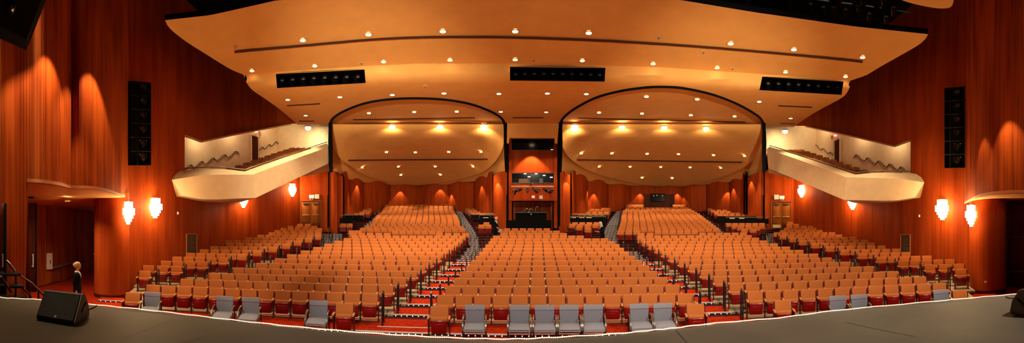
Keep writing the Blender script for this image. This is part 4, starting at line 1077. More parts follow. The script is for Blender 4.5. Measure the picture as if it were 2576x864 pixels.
# ------------------------------------------------------------------ downlights
RING = MB().lathe([(.085, .03), (.095, -.012), (.125, -.012), (.128, .0)], 20).mesh('downlight_ring', M['trim_ring'])
DISC = MB().lathe([(0, -.004), (.088, -.004)], 20).mesh('downlight_lamp', M['lamp'])
def downlight(px, py, rf, label, grp, e=160, size=1.9, s=1.0, spot=True):
    p = P(px, py, rf(px, py)) - Vector((0, 0, .025))
    t = thing('downlight', label, 'ceiling light', p, 0, grp); t.scale = (s, s, s)
    link('trim_ring', RING, t); link('lamp', DISC, t)
    if spot: lamp_spot(p - Vector((0, 0, .06)) - Vector((p.x, p.y, 0)).normalized() * (.4 if size < 1.4 else 0), e, size, .7)
E1 = 340
groups = [
 ('in the front line of the large ceiling panel', cloud_r, E1 * 1.2, 1.25, [(762, 100), (927, 85.5), (1114, 77.5), (1296, 77.5), (1481, 81.5), (1838, 108.5), (1997, 123.5), (2170, 143)]),
 ('in the rear line of the large ceiling panel', cloud_r, E1 * 1.1, 1.15, [(634, 177), (792, 165), (965, 154.5), (1132, 150), (1296, 149), (1465, 151.5), (1643, 159.5), (1804, 169.5), (1976, 180.5), (2127, 192)]),
 ('on the middle panel in front of the arches', r_mid, E1, 1.25, [(724, 250), (855, 243.5), (987, 238), (1117, 234), (1255, 235), (1377, 234), (1475, 235.5), (1910, 255)]),
 ('on the middle panel beside the arches', r_mid, E1 * .6, 1.2, [(769, 290), (1260, 280.5), (1374, 281.5), (1989, 297)]),
 ('under the top of the left arch', lambda x, y: r_mid(x, y, .2), E1 * .8, 1.25, [(928, 284.5), (1042, 281.5), (1149, 280.5)]),
 ('under the top of the right arch', lambda x, y: r_mid(x, y, .2), E1 * .8, 1.25, [(1507, 283), (1615, 285.5), (1626, 242.5), (1738, 289.5), (1754, 249.5), (1848, 292.5)]),
 ('in the left arch, upper line of the sloping panel', fL, E1 * .8, 1.35, [(972, 383.5), (1045, 384), (1129, 383), (1210, 382.5)]),
 ('in the left arch, lower line of the sloping panel', fL, E1 * .8, 1.4, [(911, 422), (1002, 420), (1095, 419.5), (1190, 419.5)]),
 ('low on the rear scallop of the left arch', fL, E1 * .8, 1.5, [(1008, 441), (1108, 440.5)]),
 ('in the right arch, upper line of the sloping panel', fR, E1 * .8, 1.4, [(1462, 386.5), (1539, 386.5), (1628, 387.5), (1707, 388.5), (1795, 391), (1873, 393)]),
 ('in the right arch, lower line of the sloping panel', fR, E1 * .8, 1.4, [(1507, 420), (1585, 420.5), (1662, 421), (1736, 422), (1813, 423)]),
 ('low on the rear scallop of the right arch', fR, E1 * .8, 1.5, [(1615, 448), (1691, 449)]),
]
for nm, rf, e, s, pts in groups:
    for i, (x, y) in enumerate(pts):
        downlight(x, y, rf, 'round downlight %s, %s from left' % (nm, ORD[i]), 'downlights ' + nm, e * (3.3 if 'arch,' in nm or 'scallop' in nm else 1.5 if 'arch' in nm else 1), 1.1 if 'lower' in nm or 'scallop' in nm else 1.35 if 'arch,' in nm or 'rear line' in nm else 1.9, s=s)
# surface lamps along the light line: they throw light on the plaster just behind them
BODY = MB().lathe([(.15, .06), (.19, 0), (.19, -.03), (.17, -.04)], 20).mesh('surface_lamp_body', M['trim_ring'])
BULB = MB().lathe([(0, -.20), (.10, -.18), (.16, -.12), (.17, -.03)], 20).mesh('surface_lamp_bulb', M['lamp'])
for i, (x, y) in enumerate([(775, 322), (987, 319), (1107, 319), (1217, 317.5), (1338, 317.5), (1446, 317.5), (1565, 320), (1671, 321.5), (1776, 323.5), (1975, 331)]):
    r = {0: 26.6, 9: 27.6, 4: RL0 - .75}.get(i, RL0 - .75)
    p = P(x, y - 3, r)
    t = thing('wall_washer', 'bright lamp on the plaster line behind the arches, %s from left' % ORD[i], 'ceiling light', p, 0, 'wall washers along the plaster line')
    t.scale = (1.25, 1.25, 1.25); link('lamp_body', BODY, t); link('bulb', BULB, t)
    d = Vector((p.x, p.y, 0)).normalized()
    lamp_spot(p - Vector((0, 0, .24)), 600, 2.3, 1.0, WARM, .08, p + d * 4 - Vector((0, 0, 2.4)))
for i, (x, y, rf) in enumerate([(592, 118, cloud_r), (1657.5, 93.5, cloud_r), (909, 158.5, cloud_r), (1342, 151, cloud_r), (1843, 172, cloud_r), (1770, 130.5, cloud_r), (1070, 216, r_mid), (1402, 203.5, cloud_r), (1498, 209, r_mid), (1953, 143.5, cloud_r)][:7]):
    t = thing('sprinkler', 'small dark sprinkler rose on the ceiling plaster, %s of a scattered few' % ORD[i], 'sprinkler', P(x, y, rf(x, y)) - Vector((0, 0, .02)), 0, 'ceiling sprinklers')
    MB().lathe([(.05, .02), (.11, -.005), (.12, .015)], 14).build('rose', M['trim_ring'], t); MB().lathe([(0, -.05), (.03, -.045), (.02, .0)], 10).build('nozzle', M['bronze'], t)

# ------------------------------------------------------------------ wall spots that draw the cones of light on the wood
def wall_spot(px, py_apex, rf, off=.75, e=120, up=.9, size=1.15, ln=None):
    """a lamp hung close to the wall a little above where its cone first touches it"""
    q = P(px, py_apex, rf(px)); tg = P(px + 3, py_apex, rf(px + 3)) - P(px - 3, py_apex, rf(px - 3)); nn = Vector((tg.y, -tg.x, 0)).normalized()
    if nn.dot(q) > 0: nn = -nn
    p = q + nn * off + Vector((0, 0, off / math.tan(size / 2) * .85))
    lamp_spot(p, e * 5, size, .35, (1, .70, .38), .03, p - Vector((0, 0, 1)))
for x, y in ((898, 458), (1007, 474), (1108, 469), (1136, 482), (1212, 460), (1252, 452)): wall_spot(x, y + 7, plL[0], .34, 34, 0, 1.45)
for x, y in ((1478, 472), (1494, 480), (1610, 480), (1704, 480), (1830, 476), (1845, 466), (1890, 448), (1425, 450)): wall_spot(x, y + 7, plR[0], .34, 34, 0, 1.45)
wall_spot(1337, 388, lambda px: 28.6, .8, 170, 1.0, 1.5)

# ------------------------------------------------------------------ left wing: drum wall, column, passage
dl = plan(smooth_pts([(-120, 8.6), (-60, 8.5), (0, 8.5), (68, 9.0), (110, 9.05), (150, 9.6), (180, 10.7)], 5)[:-1] + smooth_pts([(180, 10.7), (205, 10.55), (240, 10.95), (280, 12.0), (310, 13.5), (326, 15.35)], 5))
edge_l = smooth_pts([(68, 455), (110, 458), (150, 464), (180, 471), (210, 472), (240, 474), (270, 480), (296, 489), (312, 494), (326, 498)], 4)
wall_strip('wall_left_drum', [(-120, -160), (326, -160)], [(-120, 770), (67.9, 745), (68.1, 455)] + edge_l[1:], dl, M['wood_fine'], 8, 16)
mb = MB(); vs = []
for x, y in edge_l:
    p = P(x, y, dl[0](x)); d = Vector((p.x, p.y, 0)).normalized()
    vs += [p - d * .03 + Vector((0, 0, .05)), p - d * .03 - Vector((0, 0, .035)), p + d * .3 - Vector((0, 0, .035))]
n = len(edge_l); mb.add(vs, [[3 * i + k, 3 * i + 3 + k, 3 * i + 4 + k, 3 * i + 1 + k] for i in range(n - 1) for k in (0, 1)])
struct(mb.build('trim_left_drum_edge', M['arm']))
pw = plan([(90, 15.8), (160, 17.6), (240, 21.6)])
top_pts = [(x, interp(x, [(68, 512), (90, 515), (160, 522), (240, 534)])) for x in (68, 90, 125, 160, 200, 240, 290, 326)]
mb = MB(); k = len(edge_l); vs = [P(x, y, dl[0](x) + .05) - Vector((0, 0, .03)) for x, y in edge_l]
bk = []
for i in range(k):
    x = lerp(68, 260, i / (k - 1)); y = interp(x, [(68, 512), (90, 515), (160, 522), (240, 534), (260, 534)]); r = pw[0](x) + .3
    bk.append(P(x, y, r))
mb.add(vs + bk, [[i, i + 1, k + i + 1, k + i] for i in range(k - 1)])
struct(mb.build('ceiling_passage', M['cream']))
wall('wall_passage', [(90, 505), (240, 525), (240, 690), (90, 735)], pw, M['wood_fine'], gx=20, gy=30)
def base(name, pts, pl, mat, h=5):
    mb = MB(); mb.tube([P(x, y, pl[0](x) - .03) for x, y in pts], .06, 4); struct(mb.build(name, mat, smooth=False))
base('baseboard_passage', [(91, 727), (130, 715), (180, 700), (228, 686)], pw, M['door_dark'])
cyl = Vector((14.35 * sin(th(281)), 14.35 * cos(th(281)), 0))
mb = MB(); mb.lathe([(.69, .1), (.69, 4.1)], 48, 0, Matrix.Translation(cyl)); mb.uv = [((i % 48) / 48 * 2 * PI * .69 + .0, v.z) for i, v in enumerate(mb.v)]
struct(mb.build('wall_left_column', M['wood']))
mb = MB(); mb.lathe([(.705, .09), (.705, .24), (.69, .25)], 48, 0, Matrix.Translation(cyl)); struct(mb.build('baseboard_left_column', M['door_dark']))
# end of the passage: dark door with its frame, and the dark doors by the stage
t = thing('passage_door', 'dark door at the far end of the carpeted passage behind the usher', 'door')
rr = 21.3
q = [(226, 580), (240, 580), (240, 690), (226, 688)]
mb = patch_mb(q, lambda x, y: rr, 20, 40, (), (), plan([(220, rr), (250, rr)])[1]); mb.build('door_leaf', M['door_dark'], t)
MB().tube([P(226.5, 688, rr - .05), P(226.5, 580, rr - .05), P(240, 580, rr - .05)], .06, 4).build('door_frame', M['arm'], t, smooth=False)
MB().tube([P(229, 640, rr - .1), P(238, 640, rr - .1)], .04, 6).build('push_bar', M['steel'], t)
wall('wall_passage_end', [(224, 520), (330, 520), (330, 700), (224, 700)], plan([(224, 21.6), (330, 21.6)]), M['wood'])
for nm, x0, x1, y0, y1, r, hx, lab in (('a', 66, 92, 512, 735, 13.2, 83, 'dark door with a bright pull handle at the mouth of the passage'), ('b', -30, 15, 512, 750, 8.38, 7, 'dark door with a pull handle at the edge of the stage stair')):
    t = thing('stage_door', lab, 'door')
    o = patch_mb([(x0, y0), (x1, y0), (x1, y1), (x0, y1)], lambda x, y: r, 10, 40, (), (), plan([(x0, r), (x1, r)])[1]).build('door_leaf', M['door_dark'], t); solid(o, .06)
    pts = [P(hx - 2, 641, r - .03), P(hx, 640, r - .10), P(hx, 672, r - .10), P(hx - 2, 671, r - .03)]
    MB().tube(pts, .012 if r < 10 else .02, 8).build('pull_handle', M['steel'], t)
    MB().tube([P(x1 - 1, y0, r - .04), P(x1 - 1, y1, r - .04)], .03, 4).build('door_edge', M['black'], t, smooth=False)
# cabinet on the passage wall and its long handrail
rr = pw[0](123) - .08; t = thing('wall_cabinet', 'white extinguisher cabinet on the fluted passage wall', 'cabinet', P(123.5, 658, rr), face_rz(123) + .55)
MB().box((0, 0, 0), (.30, .12, .72), bevel=.01, seg=1).build('case', M['white'], t)
MB().box((.02, -.065, 0), (.2, .012, .6), bevel=.004, seg=1).build('door_panel', M['paper'], t); MB().box((.02, -.075, -.02), (.03, .02, .16)).build('window_slit', M['black'], t)
t = thing('passage_handrail', 'long wooden handrail on brackets along the passage wall behind the usher', 'handrail')
pts = [P(x, interp(x, [(132, 676), (212, 654)]), pw[0](x) - .14) for x in range(132, 213, 8)]
MB().tube(pts, .045, 8).build('rail', M['bronze'], t)
for i in (0, 4, 8, 10):
    p = pts[i]; d = Vector((p.x, p.y, 0)).normalized(); MB().tube([p, p + d * .14 - Vector((0, 0, .08))], .025, 6).build('bracket', M['bronze'], t)
for i, (x, y) in enumerate(((120, 481), (170, 506))):
    f_ = lambda a, b: interp(y, [(475, 11.0), (510, 13.2)])
    p = P(x, y, f_(x, y)); t = thing('downlight', 'glowing downlight in the soffit over the side passage, %s' % ('near the drum edge', 'deeper in')[i], 'ceiling light', p, 0, 'downlights of the passage')
    link('trim_ring', RING, t); link('lamp', DISC, t); lamp_spot(p - Vector((0, 0, .07)), 240, 2.4, .8)
MB_ = MB().box((0, 0, 0), (.3, .18, .04)); t = MB_.build('soffit_vent', M['black']); t.location = P(75, 495, 11.0) - Vector((0, 0, .03)); tag(t, 'small dark vent in the passage soffit near the stage', 'vent')
# cones of light on the left drum
wall_spot(115, 124, dl[0], .8, 120, 0, 1.4); wall_spot(226, 170, dl[0], .8, 130, 0, 1.35)
# stage stair with black pipe rails and dark treads
t = thing('stage_stair', 'dark steps with black pipe railings leading down from the stage', 'stairs')
for i, (x, y) in enumerate(((6, 690), (14, 720), (24, 748))): MB().box(PZ(x + 4, 7.6 + .25 * i, CZ + (HY - y) / F * (7.6 + .25 * i)), (.7, .3, .05), rz=face_rz(x)).build('step', M['black_metal'], t)
rails = [[P(15, 656, 7.6), P(24, 665, 7.7), P(40, 688, 8.0), P(78, 712, 8.6), P(108, 742, 8.9)], [P(44, 714, 8.0), P(75, 742, 8.4), P(80, 760, 8.5)], [P(2, 696, 7.4), P(28, 735, 7.8)]]
for p in rails: MB().tube(p, .028, 8).build('railing', M['black_metal'], t)
for (x, y0, y1, r) in ((15, 657, 735, 7.6), (40, 688, 760, 8.0), (75, 712, 760, 8.5), (97, 735, 765, 8.8)): MB().tube([P(x, y0, r), P(x, y1, r)], .026, 8).build('railing_post', M['black_metal'], t)

# ------------------------------------------------------------------ right wing
dr = plan(smooth_pts([(2426, 16.3), (2440, 14.7), (2462, 13.2), (2495, 12.0), (2535, 11.1), (2580, 10.5), (2640, 10.2), (2700, 10)], 5))
edge_r = smooth_pts([(2426, 512), (2438, 506), (2450, 499), (2468, 492), (2495, 487), (2530, 484), (2580, 483), (2700, 486)], 4)
wall_strip('wall_right_drum', [(2426, -160), (2700, -160)], edge_r, dr, M['wood_fine'], 8, 16)
mb = MB(); vs = []
for x, y in edge_r:
    p = P(x, y, dr[0](x)); d = Vector((p.x, p.y, 0)).normalized()
    vs += [p - d * .03 + Vector((0, 0, .05)), p - d * .03 - Vector((0, 0, .035)), p + d * .3 - Vector((0, 0, .035))]
n = len(edge_r); mb.add(vs, [[3 * i + k, 3 * i + 3 + k, 3 * i + 4 + k, 3 * i + 1 + k] for i in range(n - 1) for k in (0, 1)])
struct(mb.build('trim_right_drum_edge', M['arm']))
mb = MB(); vs = [P(x, y, dr[0](x) + .05) - Vector((0, 0, .03)) for x, y in edge_r]; bk = [P(lerp(2440, 2700, i / (n - 1)), lerp(508, 505, i / (n - 1)), 17.0) for i in range(n)]
mb.add(vs + bk, [[i, i + 1, n + i + 1, n + i] for i in range(n - 1)]); struct(mb.build('ceiling_right_passage', M['cream']))
cyr = Vector((15.25 * sin(th(2485)), 15.25 * cos(th(2485)), 0)); RR_ = .765
mb = MB(); mb.lathe([(RR_, .1), (RR_, 4.15)], 48, 0, Matrix.Translation(cyr)); mb.uv = [((i % 48) / 48 * 2 * PI * RR_, v.z) for i, v in enumerate(mb.v)]
struct(mb.build('wall_right_column', M['wood']))
mb = MB(); mb.lathe([(RR_ + .015, .09), (RR_ + .015, .24), (RR_, .25)], 48, 0, Matrix.Translation(cyr)); struct(mb.build('baseboard_right_column', M['door_dark']))
wall('wall_right_passage', [(2500, 470), (2700, 470), (2700, 760), (2500, 760)], plan([(2500, 16.8), (2700, 15.0)]), M['door_dark'], gx=20, gy=30)
t = thing('passage_door', 'wide dark door with a metal head beyond the right drum column', 'door')
r = 16.0
mb = patch_mb([(2533, 598), (2640, 598), (2640, 745), (2533, 745)], lambda x, y: r, 30, 40, (), (), plan([(2533, r), (2640, r)])[1]); mb.build('door_leaf', M['door_dark'], t)
MB().tube([P(2532, 745, r - .05), P(2532, 597, r - .05), P(2640, 597, r - .05)], .05, 4).build('door_frame', M['grate'], t, smooth=False)
MB().tube([P(2534, 684, r - .12), P(2600, 683, r - .12)], .05, 6).build('push_bar', M['grate'], t)
t = MB().box((0, 0, 0), (.55, .06, .25)).build('kick_board', M['arm'], smooth=False); t.location = P(2546, 737, 15.6); t.rotation_euler = (0, 0, face_rz(2546)); tag(t, 'orange wooden board at the foot of the dark right passage door', 'board')
wall_spot(2475, 335, dr[0], .7, 30, 0, 1.3); wall_spot(2535, 290, dr[0], .8, 55, 0, 1.4)

# tall dark lantern recesses in both side walls
for sd, x0, x1, y0, y1, n in (('left', 328.5, 380, 204, 416, 6), ('right', 2376, 2430, 222, 422, 6)):
    pl = plan(sorted([BAL[sd]['w0'], BAL[sd]['w1']])); rr = lambda x: pl[0](x) - .55
    t = thing('lantern_tower', 'tall black box holding six lanterns high on the %s wall' % sd, 'stage light tower')
    q = [(x0, y0), (x1, y0 + (4 if sd == 'left' else -4)), (x1, y1), (x0, y1 + (0 if sd == 'left' else 1))]
    f = [P(x, y, rr(x)) for x, y in q]; d = (f[0] - f[1]).xy; nn = Vector((d.y, -d.x, 0)).normalized(); nn = nn if nn.dot(f[0]) > 0 else -nn
    b = [p + nn * .17 for p in f]
    mb = MB(); mb.add(b + f, [[0, 1, 2, 3], [0, 1, 5, 4], [1, 2, 6, 5], [2, 3, 7, 6], [3, 0, 4, 7]]); mb.build('back_box', M['void'], t, smooth=False)
    mb = MB()
    for i in range(1, n): mb.tube([f[0].lerp(f[3], i / n) - nn * .02, f[1].lerp(f[2], i / n) - nn * .02], .02, 4)
    mb.tube([f[0].lerp(f[1], .3) - nn * .02, f[3].lerp(f[2], .3) - nn * .02], .02, 4); mb.build('cage_bar', M['black_metal'], t, smooth=False)
    for i in range(n):
        c = f[0].lerp(f[3], (i + .5) / n).lerp(f[1].lerp(f[2], (i + .5) / n), .6) + nn * .02
        lantern(c, math.atan2(-c.x, c.y), -.2, 'dark lantern in the tall black %s wall box, %s from its top' % (sd, ORD[i]), 'lanterns of the %s wall box' % sd, 1.0)

# ------------------------------------------------------------------ sconces
TIERS = [(.29, .30, .30), (.40, .30, .0), (.31, .16, -.23), (.22, .15, -.385), (.115, .12, -.52)]
def sconce(px, py, r, label, s=1.0, turn=0, e=60):
    p = P(px, py, r); t = thing('wall_sconce', label, 'wall light', p, face_rz(px) + turn); t.scale = (s,) * 3
    MB().box((0, .02, 0), (.3, .04, 1.0)).build('back_plate', M['brass'], t)
    for i, (w_, h, z) in enumerate(TIERS):
        mb = MB(); n = 14; pts = [(-w_ * cos(PI * k / n), -w_ * .62 * sin(PI * k / n)) for k in range(n + 1)]
        for k in range(n):                                   # glass bars side by side round the half drum
            (xa, ya), (xb, yb_) = pts[k], pts[k + 1]
            mb.box(((xa + xb) / 2, (ya + yb_) / 2, z - (.012 if k % 2 else 0)), (math.hypot(xb - xa, yb_ - ya) * .92, .02, h), rz=math.atan2(yb_ - ya, xb - xa))
        mb.build('glass_tier', M['sconce'], t, smooth=False)
    d = Vector((p.x, p.y, 0)).normalized(); rot = Matrix.Rotation(turn, 3, 'Z') @ d
    lamp_point(p - rot * .55 * s, e * 2.3, (1, .66, .31), .2)
wl1 = plan(sorted([BAL['left']['w0'], BAL['left']['w1']])); wl2 = plan(sorted([BAL['left']['w1'], BAL['left']['w2']]))
wr1 = plan(sorted([BAL['right']['w0'], BAL['right']['w1']])); wr2 = plan(sorted([BAL['right']['w1'], BAL['right']['w2']]))
sconce(390, 521, wl1[0](390) - .12, 'large glowing tiered glass sconce on the left side wall beside the drum column', .86, .45)
sconce(322, 533, 14.0, 'glowing tiered glass sconce seen side-on at the left drum column', .82, .95)
sconce(612, 503, wl2[0](612) - .15, 'glowing tiered sconce half hidden below the left balcony front', .9, .75)
sconce(735, 477, wl2[0](735) - .15, 'glowing tiered sconce deep under the left balcony near the doors', .95, .75)
sconce(2371, 525, wr1[0](2371) - .12, 'large glowing tiered glass sconce on the right side wall beside the drum column', .92, -.45)
sconce(2444, 540, 14.75, 'glowing tiered glass sconce seen side-on at the right drum column', .82, -.95)
sconce(2145, 507, wr2[0](2145) - .15, 'glowing tiered sconce half hidden below the right balcony front', .95, -.75)
sconce(2017, 480, wr2[0](2017) - .15, 'glowing tiered sconce deep under the right balcony near the doors', .95, -.75)

# ------------------------------------------------------------------ the stage and its rope light
edge = smooth_pts([(-140, 741), (-60, 744), (0, 751), (20, 753), (100, 757), (200, 766), (300, 776), (430, 790), (560, 806), (700, 821.5), (850, 836), (1000, 847), (1150, 855), (1288, 857.5), (1400, 853), (1550, 844), (1640, 835), (1700, 829), (1800, 817), (1960, 803.5), (2100, 785), (2300, 766), (2440, 753), (2550, 743.5), (2640, 738), (2720, 735)], 6)
SZ = 1.7
ep = [PZ(x, zr(y, SZ), SZ) for x, y in edge]
mb = MB(); n = len(ep)
fan = ep + [Vector((p.x * .02, -1.5, SZ)) for p in ep]
mb.add(fan, [[i, i + 1, n + i + 1, n + i] for i in range(n - 1)])
mb.add([ep[0], ep[-1], (ep[-1].x, -7, SZ), (ep[0].x, -7, SZ), (0, -1.5, SZ)], [[0, 4, 3], [1, 2, 4], [2, 3, 4]])
struct(mb.build('floor_stage', M['stage'], smooth=False))
mb = MB(); lo_ = [Vector((p.x, p.y, .05)) for p in ep]; mb.add(ep + lo_, [[i, i + 1, n + i + 1, n + i] for i in range(n - 1)])
struct(mb.build('wall_stage_front', M['black'], smooth=False))
rope = MB(); pts = [p + Vector((p.x, p.y, 0)).normalized() * .012 + Vector((0, 0, .014 + .004 * sin(i * 1.7))) for i, p in enumerate(ep)]
fine = []
for i in range(n - 1):
    for k in range(8): fine.append(pts[i].lerp(pts[i + 1], k / 8))
rope.tube(fine, .0075, 6, caps=False)
d = 0; us = [0]
for a, b in zip(fine, fine[1:]): d += (b - a).length; us.append(d)
rope.uv = [(us[i // 6], (i % 6) / 6) for i in range(len(rope.v))]
t = thing('rope_light', 'string of tiny glowing bulbs along the curved stage edge', 'light string')
rope.build('bulb_tube', M['rope'], t)
for x0, y0, x1, y1 in ((310, 853, 425, 810), (1700, 832, 1730, 866), (2128, 812, 2304, 848), (0, 800, 330, 803), (460, 865, 520, 846)):
    if x0 == 0: continue
    mb = MB(); a, b = PZ(x0, zr(y0, SZ), SZ + .002), PZ(x1, zr(y1, SZ), SZ + .002); s_ = Vector((-(b - a).y, (b - a).x, 0)).normalized() * .006
    mb.add([a - s_, b - s_, b + s_, a + s_], [[0, 1, 2, 3]]); struct(mb.build('trim_stage_seam', M['seam'], smooth=False))

# wedge monitors
def wedge(loc, rz, label, w_=.66, s=1.0):
    t = thing('wedge_speaker', label, 'speaker', loc, rz); t.scale = (s,) * 3
    prof = [(-.255, .01), (-.265, .05), (-.03, .385), (.02, .40), (.09, .385), (.20, .22), (.235, .07), (.215, .01)]
    Mx = Matrix(((0, 0, 1, -w_ / 2), (1, 0, 0, 0), (0, 1, 0, 0), (0, 0, 0, 1)))
    mb = MB().prism(prof, w_, 0, Mx)
    b = bmesh.new(); me_ = mb.mesh('tmp', M['cab'], False); b.from_mesh(me_); bmesh.ops.bevel(b, geom=[e for e in b.edges if len(e.link_faces) == 2 and e.calc_face_angle(0) > .9], offset=.012, segments=2, affect='EDGES', profile=.5)
    b.to_mesh(me_); b.free(); bpy.data.meshes.remove(me_) if False else None
    me_.name = 'wedge_cabinet'; me_.shade_smooth(); me_.set_sharp_from_angle(angle=.5); link('cabinet', me_, t)
    a = math.atan2(.335, .235)
    MB().box((0, -.155, .222), (w_ - .05, .012, .38), rx=-.612, bevel=.004, seg=1).build('front_grille', M['grille'], t)
    mb = MB(); mb.tube([(-w_ / 2 + .012, -.03, .393), (w_ / 2 - .012, -.03, .393)], .006, 6); mb.tube([(w_ / 2 - .005, -.27, .05), (w_ / 2 - .005, -.035, .39)], .005, 6); mb.build('edge_trim', M['steel'], t)
    MB().box((.0, -.252, .092), (.035, .006, .035), rx=-.612).build('badge', M['paper'], t)
    for sx in (-1, 1):
        mb = MB(); pts = [(sx * (w_ / 2 + .002), .02 + .10 * cos(q), .2 + .055 * sin(q)) for q in [2 * PI * k / 20 for k in range(20)]]
        pts = [(x, (y - .02) * .8 + (z - .2) * .5 + .03, (z - .2) * .9 + (y - .02) * .55 + .2) for x, y, z in pts]
        mb.add(pts, [list(range(20))]); mb.build('handle_recess', M['void'], t, smooth=False)
        MB().tube([(sx * (w_ / 2 + .006), -.035, .17), (sx * (w_ / 2 + .006), .095, .235)], .012, 6).build('handle_bar', M['black_metal'], t)
    for x in (-w_ / 2 + .06, w_ / 2 - .06):
        for y in (-.2, .17): MB().lathe([(0, 0), (.02, 0), (.02, .015), (0, .015)], 10).build('rubber_foot', M['black'], t).location = (x, y, 0)
    return t
c = PZ(160, 5.36, SZ); wedge(c, face_rz(160) - .5, 'black wedge stage monitor lying on the stage in front of the usher', .64, .98)
c = PZ(2597, 5.75, SZ); wedge(c, face_rz(2590) + 1.15, 'black wedge stage monitor cut off at the right end of the stage', .64, 1.0)
t = thing('speaker_cable', 'thin black cable running from the wedge monitor to the stage edge', 'cable')
MB().tube([PZ(x, zr(y, SZ), SZ + .01) for x, y in smooth_pts([(214, 787), (226, 780), (238, 775), (245, 769.5)], 4)], .008, 6).build('cord', M['black'], t)
t = thing('speaker_cable', 'thin black cable behind the wedge monitor at the right end', 'cable')
MB().tube([PZ(x, zr(y, SZ), SZ + .01) for x, y in smooth_pts([(2530, 749), (2538, 752), (2549, 752.5), (2556, 748)], 4)], .008, 6).build('cord', M['black'], t)
for i, (x, y) in enumerate(((103, 801), (174, 816))):
    t = MB().box((0, 0, .002), (.05, .025, .004)).build('tape_mark', M['exit_red'] if False else M['red'], smooth=False); t.location = PZ(x, zr(y, SZ), SZ); tag(t, 'tiny pink tape mark on the stage by the wedge monitor, %s corner' % ('near', 'front')[i], 'tape')

# ------------------------------------------------------------------ grey visitor chairs
def pad(w0, w1, d, h, t_, bow, seg=3):
    b = bmesh.new(); bmesh.ops.create_grid(b, x_segments=8, y_segments=6, size=.5)
    return b
def chair_back_mb(z0, z1, wa, wb):
    b = bmesh.new(); bmesh.ops.create_cube(b, size=1)
    bmesh.ops.subdivide_edges(b, edges=[e for e in b.edges if abs(e.verts[0].co.x - e.verts[1].co.x) > .5], cuts=7, use_grid_fill=True)
    for q in b.verts:
        w_ = lerp(wa, wb, q.co.z + .5); q.co = Vector((q.co.x * w_, q.co.y * .05, q.co.z * (z1 - z0)))
    ed = [e for e in b.edges if len(e.link_faces) == 2 and e.calc_face_angle(0) > .5]
    bmesh.ops.bevel(b, geom=ed, offset=.014, segments=3, profile=.5, affect='EDGES')
    for q in b.verts: q.co.y += .05 * (abs(q.co.x) / .25) ** 2 * -.7
    return b
def make_grey():
    t = thing('visitor_chair', 'x', 'chair')
    mb = MB(); tilt = Matrix.Translation((0, .20, .42)) @ Matrix.Rotation(-.16, 4, 'X')
    mb.bm(chair_back_mb(0, .29, .47, .50), 0, tilt @ Matrix.Translation((0, 0, .145))); bk = mb.build('backrest', M['grey'], t)
    mb = MB(); mb.bm(chair_back_mb(0, .13, .50, .53), 0, tilt @ Matrix.Translation((0, .0, .36))); mb.build('striped_head_panel', M['grey_stripe'], bk)
    b = bmesh.new(); bmesh.ops.create_cube(b, size=1)
    bmesh.ops.subdivide_edges(b, edges=b.edges[:], cuts=5, use_grid_fill=True)
    for q in b.verts:
        y = q.co.y; w_ = .50 + .03 * (.5 - y); q.co = Vector((q.co.x * w_, y * .50, q.co.z * .095))
        if q.co.y < -.1: q.co.z -= (-.1 - q.co.y) ** 2 * 2.2
    ed = [e for e in b.edges if len(e.link_faces) == 2 and e.calc_face_angle(0) > .7]
    bmesh.ops.bevel(b, geom=ed, offset=.03, segments=3, profile=.5, affect='EDGES')
    mb = MB(); mb.bm(b, 0, Matrix.Translation((0, -.04, .385))); mb.build('seat', M['grey_stripe'], t)
    for sx in (-1, 1):
        x = sx * .285
        ar = MB(); pts = smooth_pts([(x, .20, .60), (x, .08, .605), (x, -.05, .585), (x, -.16, .52), (x, -.225, .42), (x, -.24, .32)], 4)
        vs = []
        for i, p in enumerate(pts):
            a, c_ = Vector(pts[max(0, i - 1)]), Vector(pts[min(len(pts) - 1, i + 1)]); tt = (c_ - a).normalized(); nn = Vector((0, -tt.z, tt.y))
            for dx, dn in ((-.019, -.013), (.019, -.013), (.019, .013), (-.019, .013)): vs.append(Vector(p) + Vector((dx, 0, 0)) + nn * dn)
        k = len(pts); ar.add(vs, [[4 * i + q, 4 * i + (q + 1) % 4, 4 * i + 4 + (q + 1) % 4, 4 * i + 4 + q] for i in range(k - 1) for q in range(4)] + [[0, 1, 2, 3], [4 * k - 4, 4 * k - 3, 4 * k - 2, 4 * k - 1]])
        ar.build('armrest', M['chair_arm'], t, ang=.8)
        MB().tube([(x, -.24, 0), (x, -.24, .33)], .017, 8).build('leg', M['black_metal'], t)
        MB().tube([(x, .22, 0), (x, .20, .60)], .017, 8).build('leg', M['black_metal'], t)
        MB().tube([(x, -.235, .31), (x, .21, .31)], .013, 6).build('side_rail', M['black_metal'], t)
    MB().tube([(-.285, .1, .32), (.285, .1, .32)], .013, 6).build('cross_bar', M['black_metal'], t)
    MB().tube([(-.285, -.12, .32), (.285, -.12, .32)], .013, 6).build('cross_bar', M['black_metal'], t)
    return t
g0 = make_grey()
chairs = [(384, 'alone beside the folding seat by the left column'), (566, 'first of two spaced apart in the left part'), (632, 'second of two spaced apart in the left part'),
          (802, 'alone, just left of a lone folding seat'), (1195, 'alone, right of the folding seat at the aisle corner'), (1307, 'first of the middle four in a tight line'),
          (1370, 'second of the middle four in a tight line'), (1431.5, 'third of the middle four in a tight line'), (1492.5, 'last of the middle four in a tight line'),
          (1609, 'left one of two beside the far aisle corner'), (1668, 'right one of two by the corner folding seat'), (2107, 'left one of two before the right block'),
          (2161, 'right one of two before the right block'), (2367, 'alone, nearest the right column')]
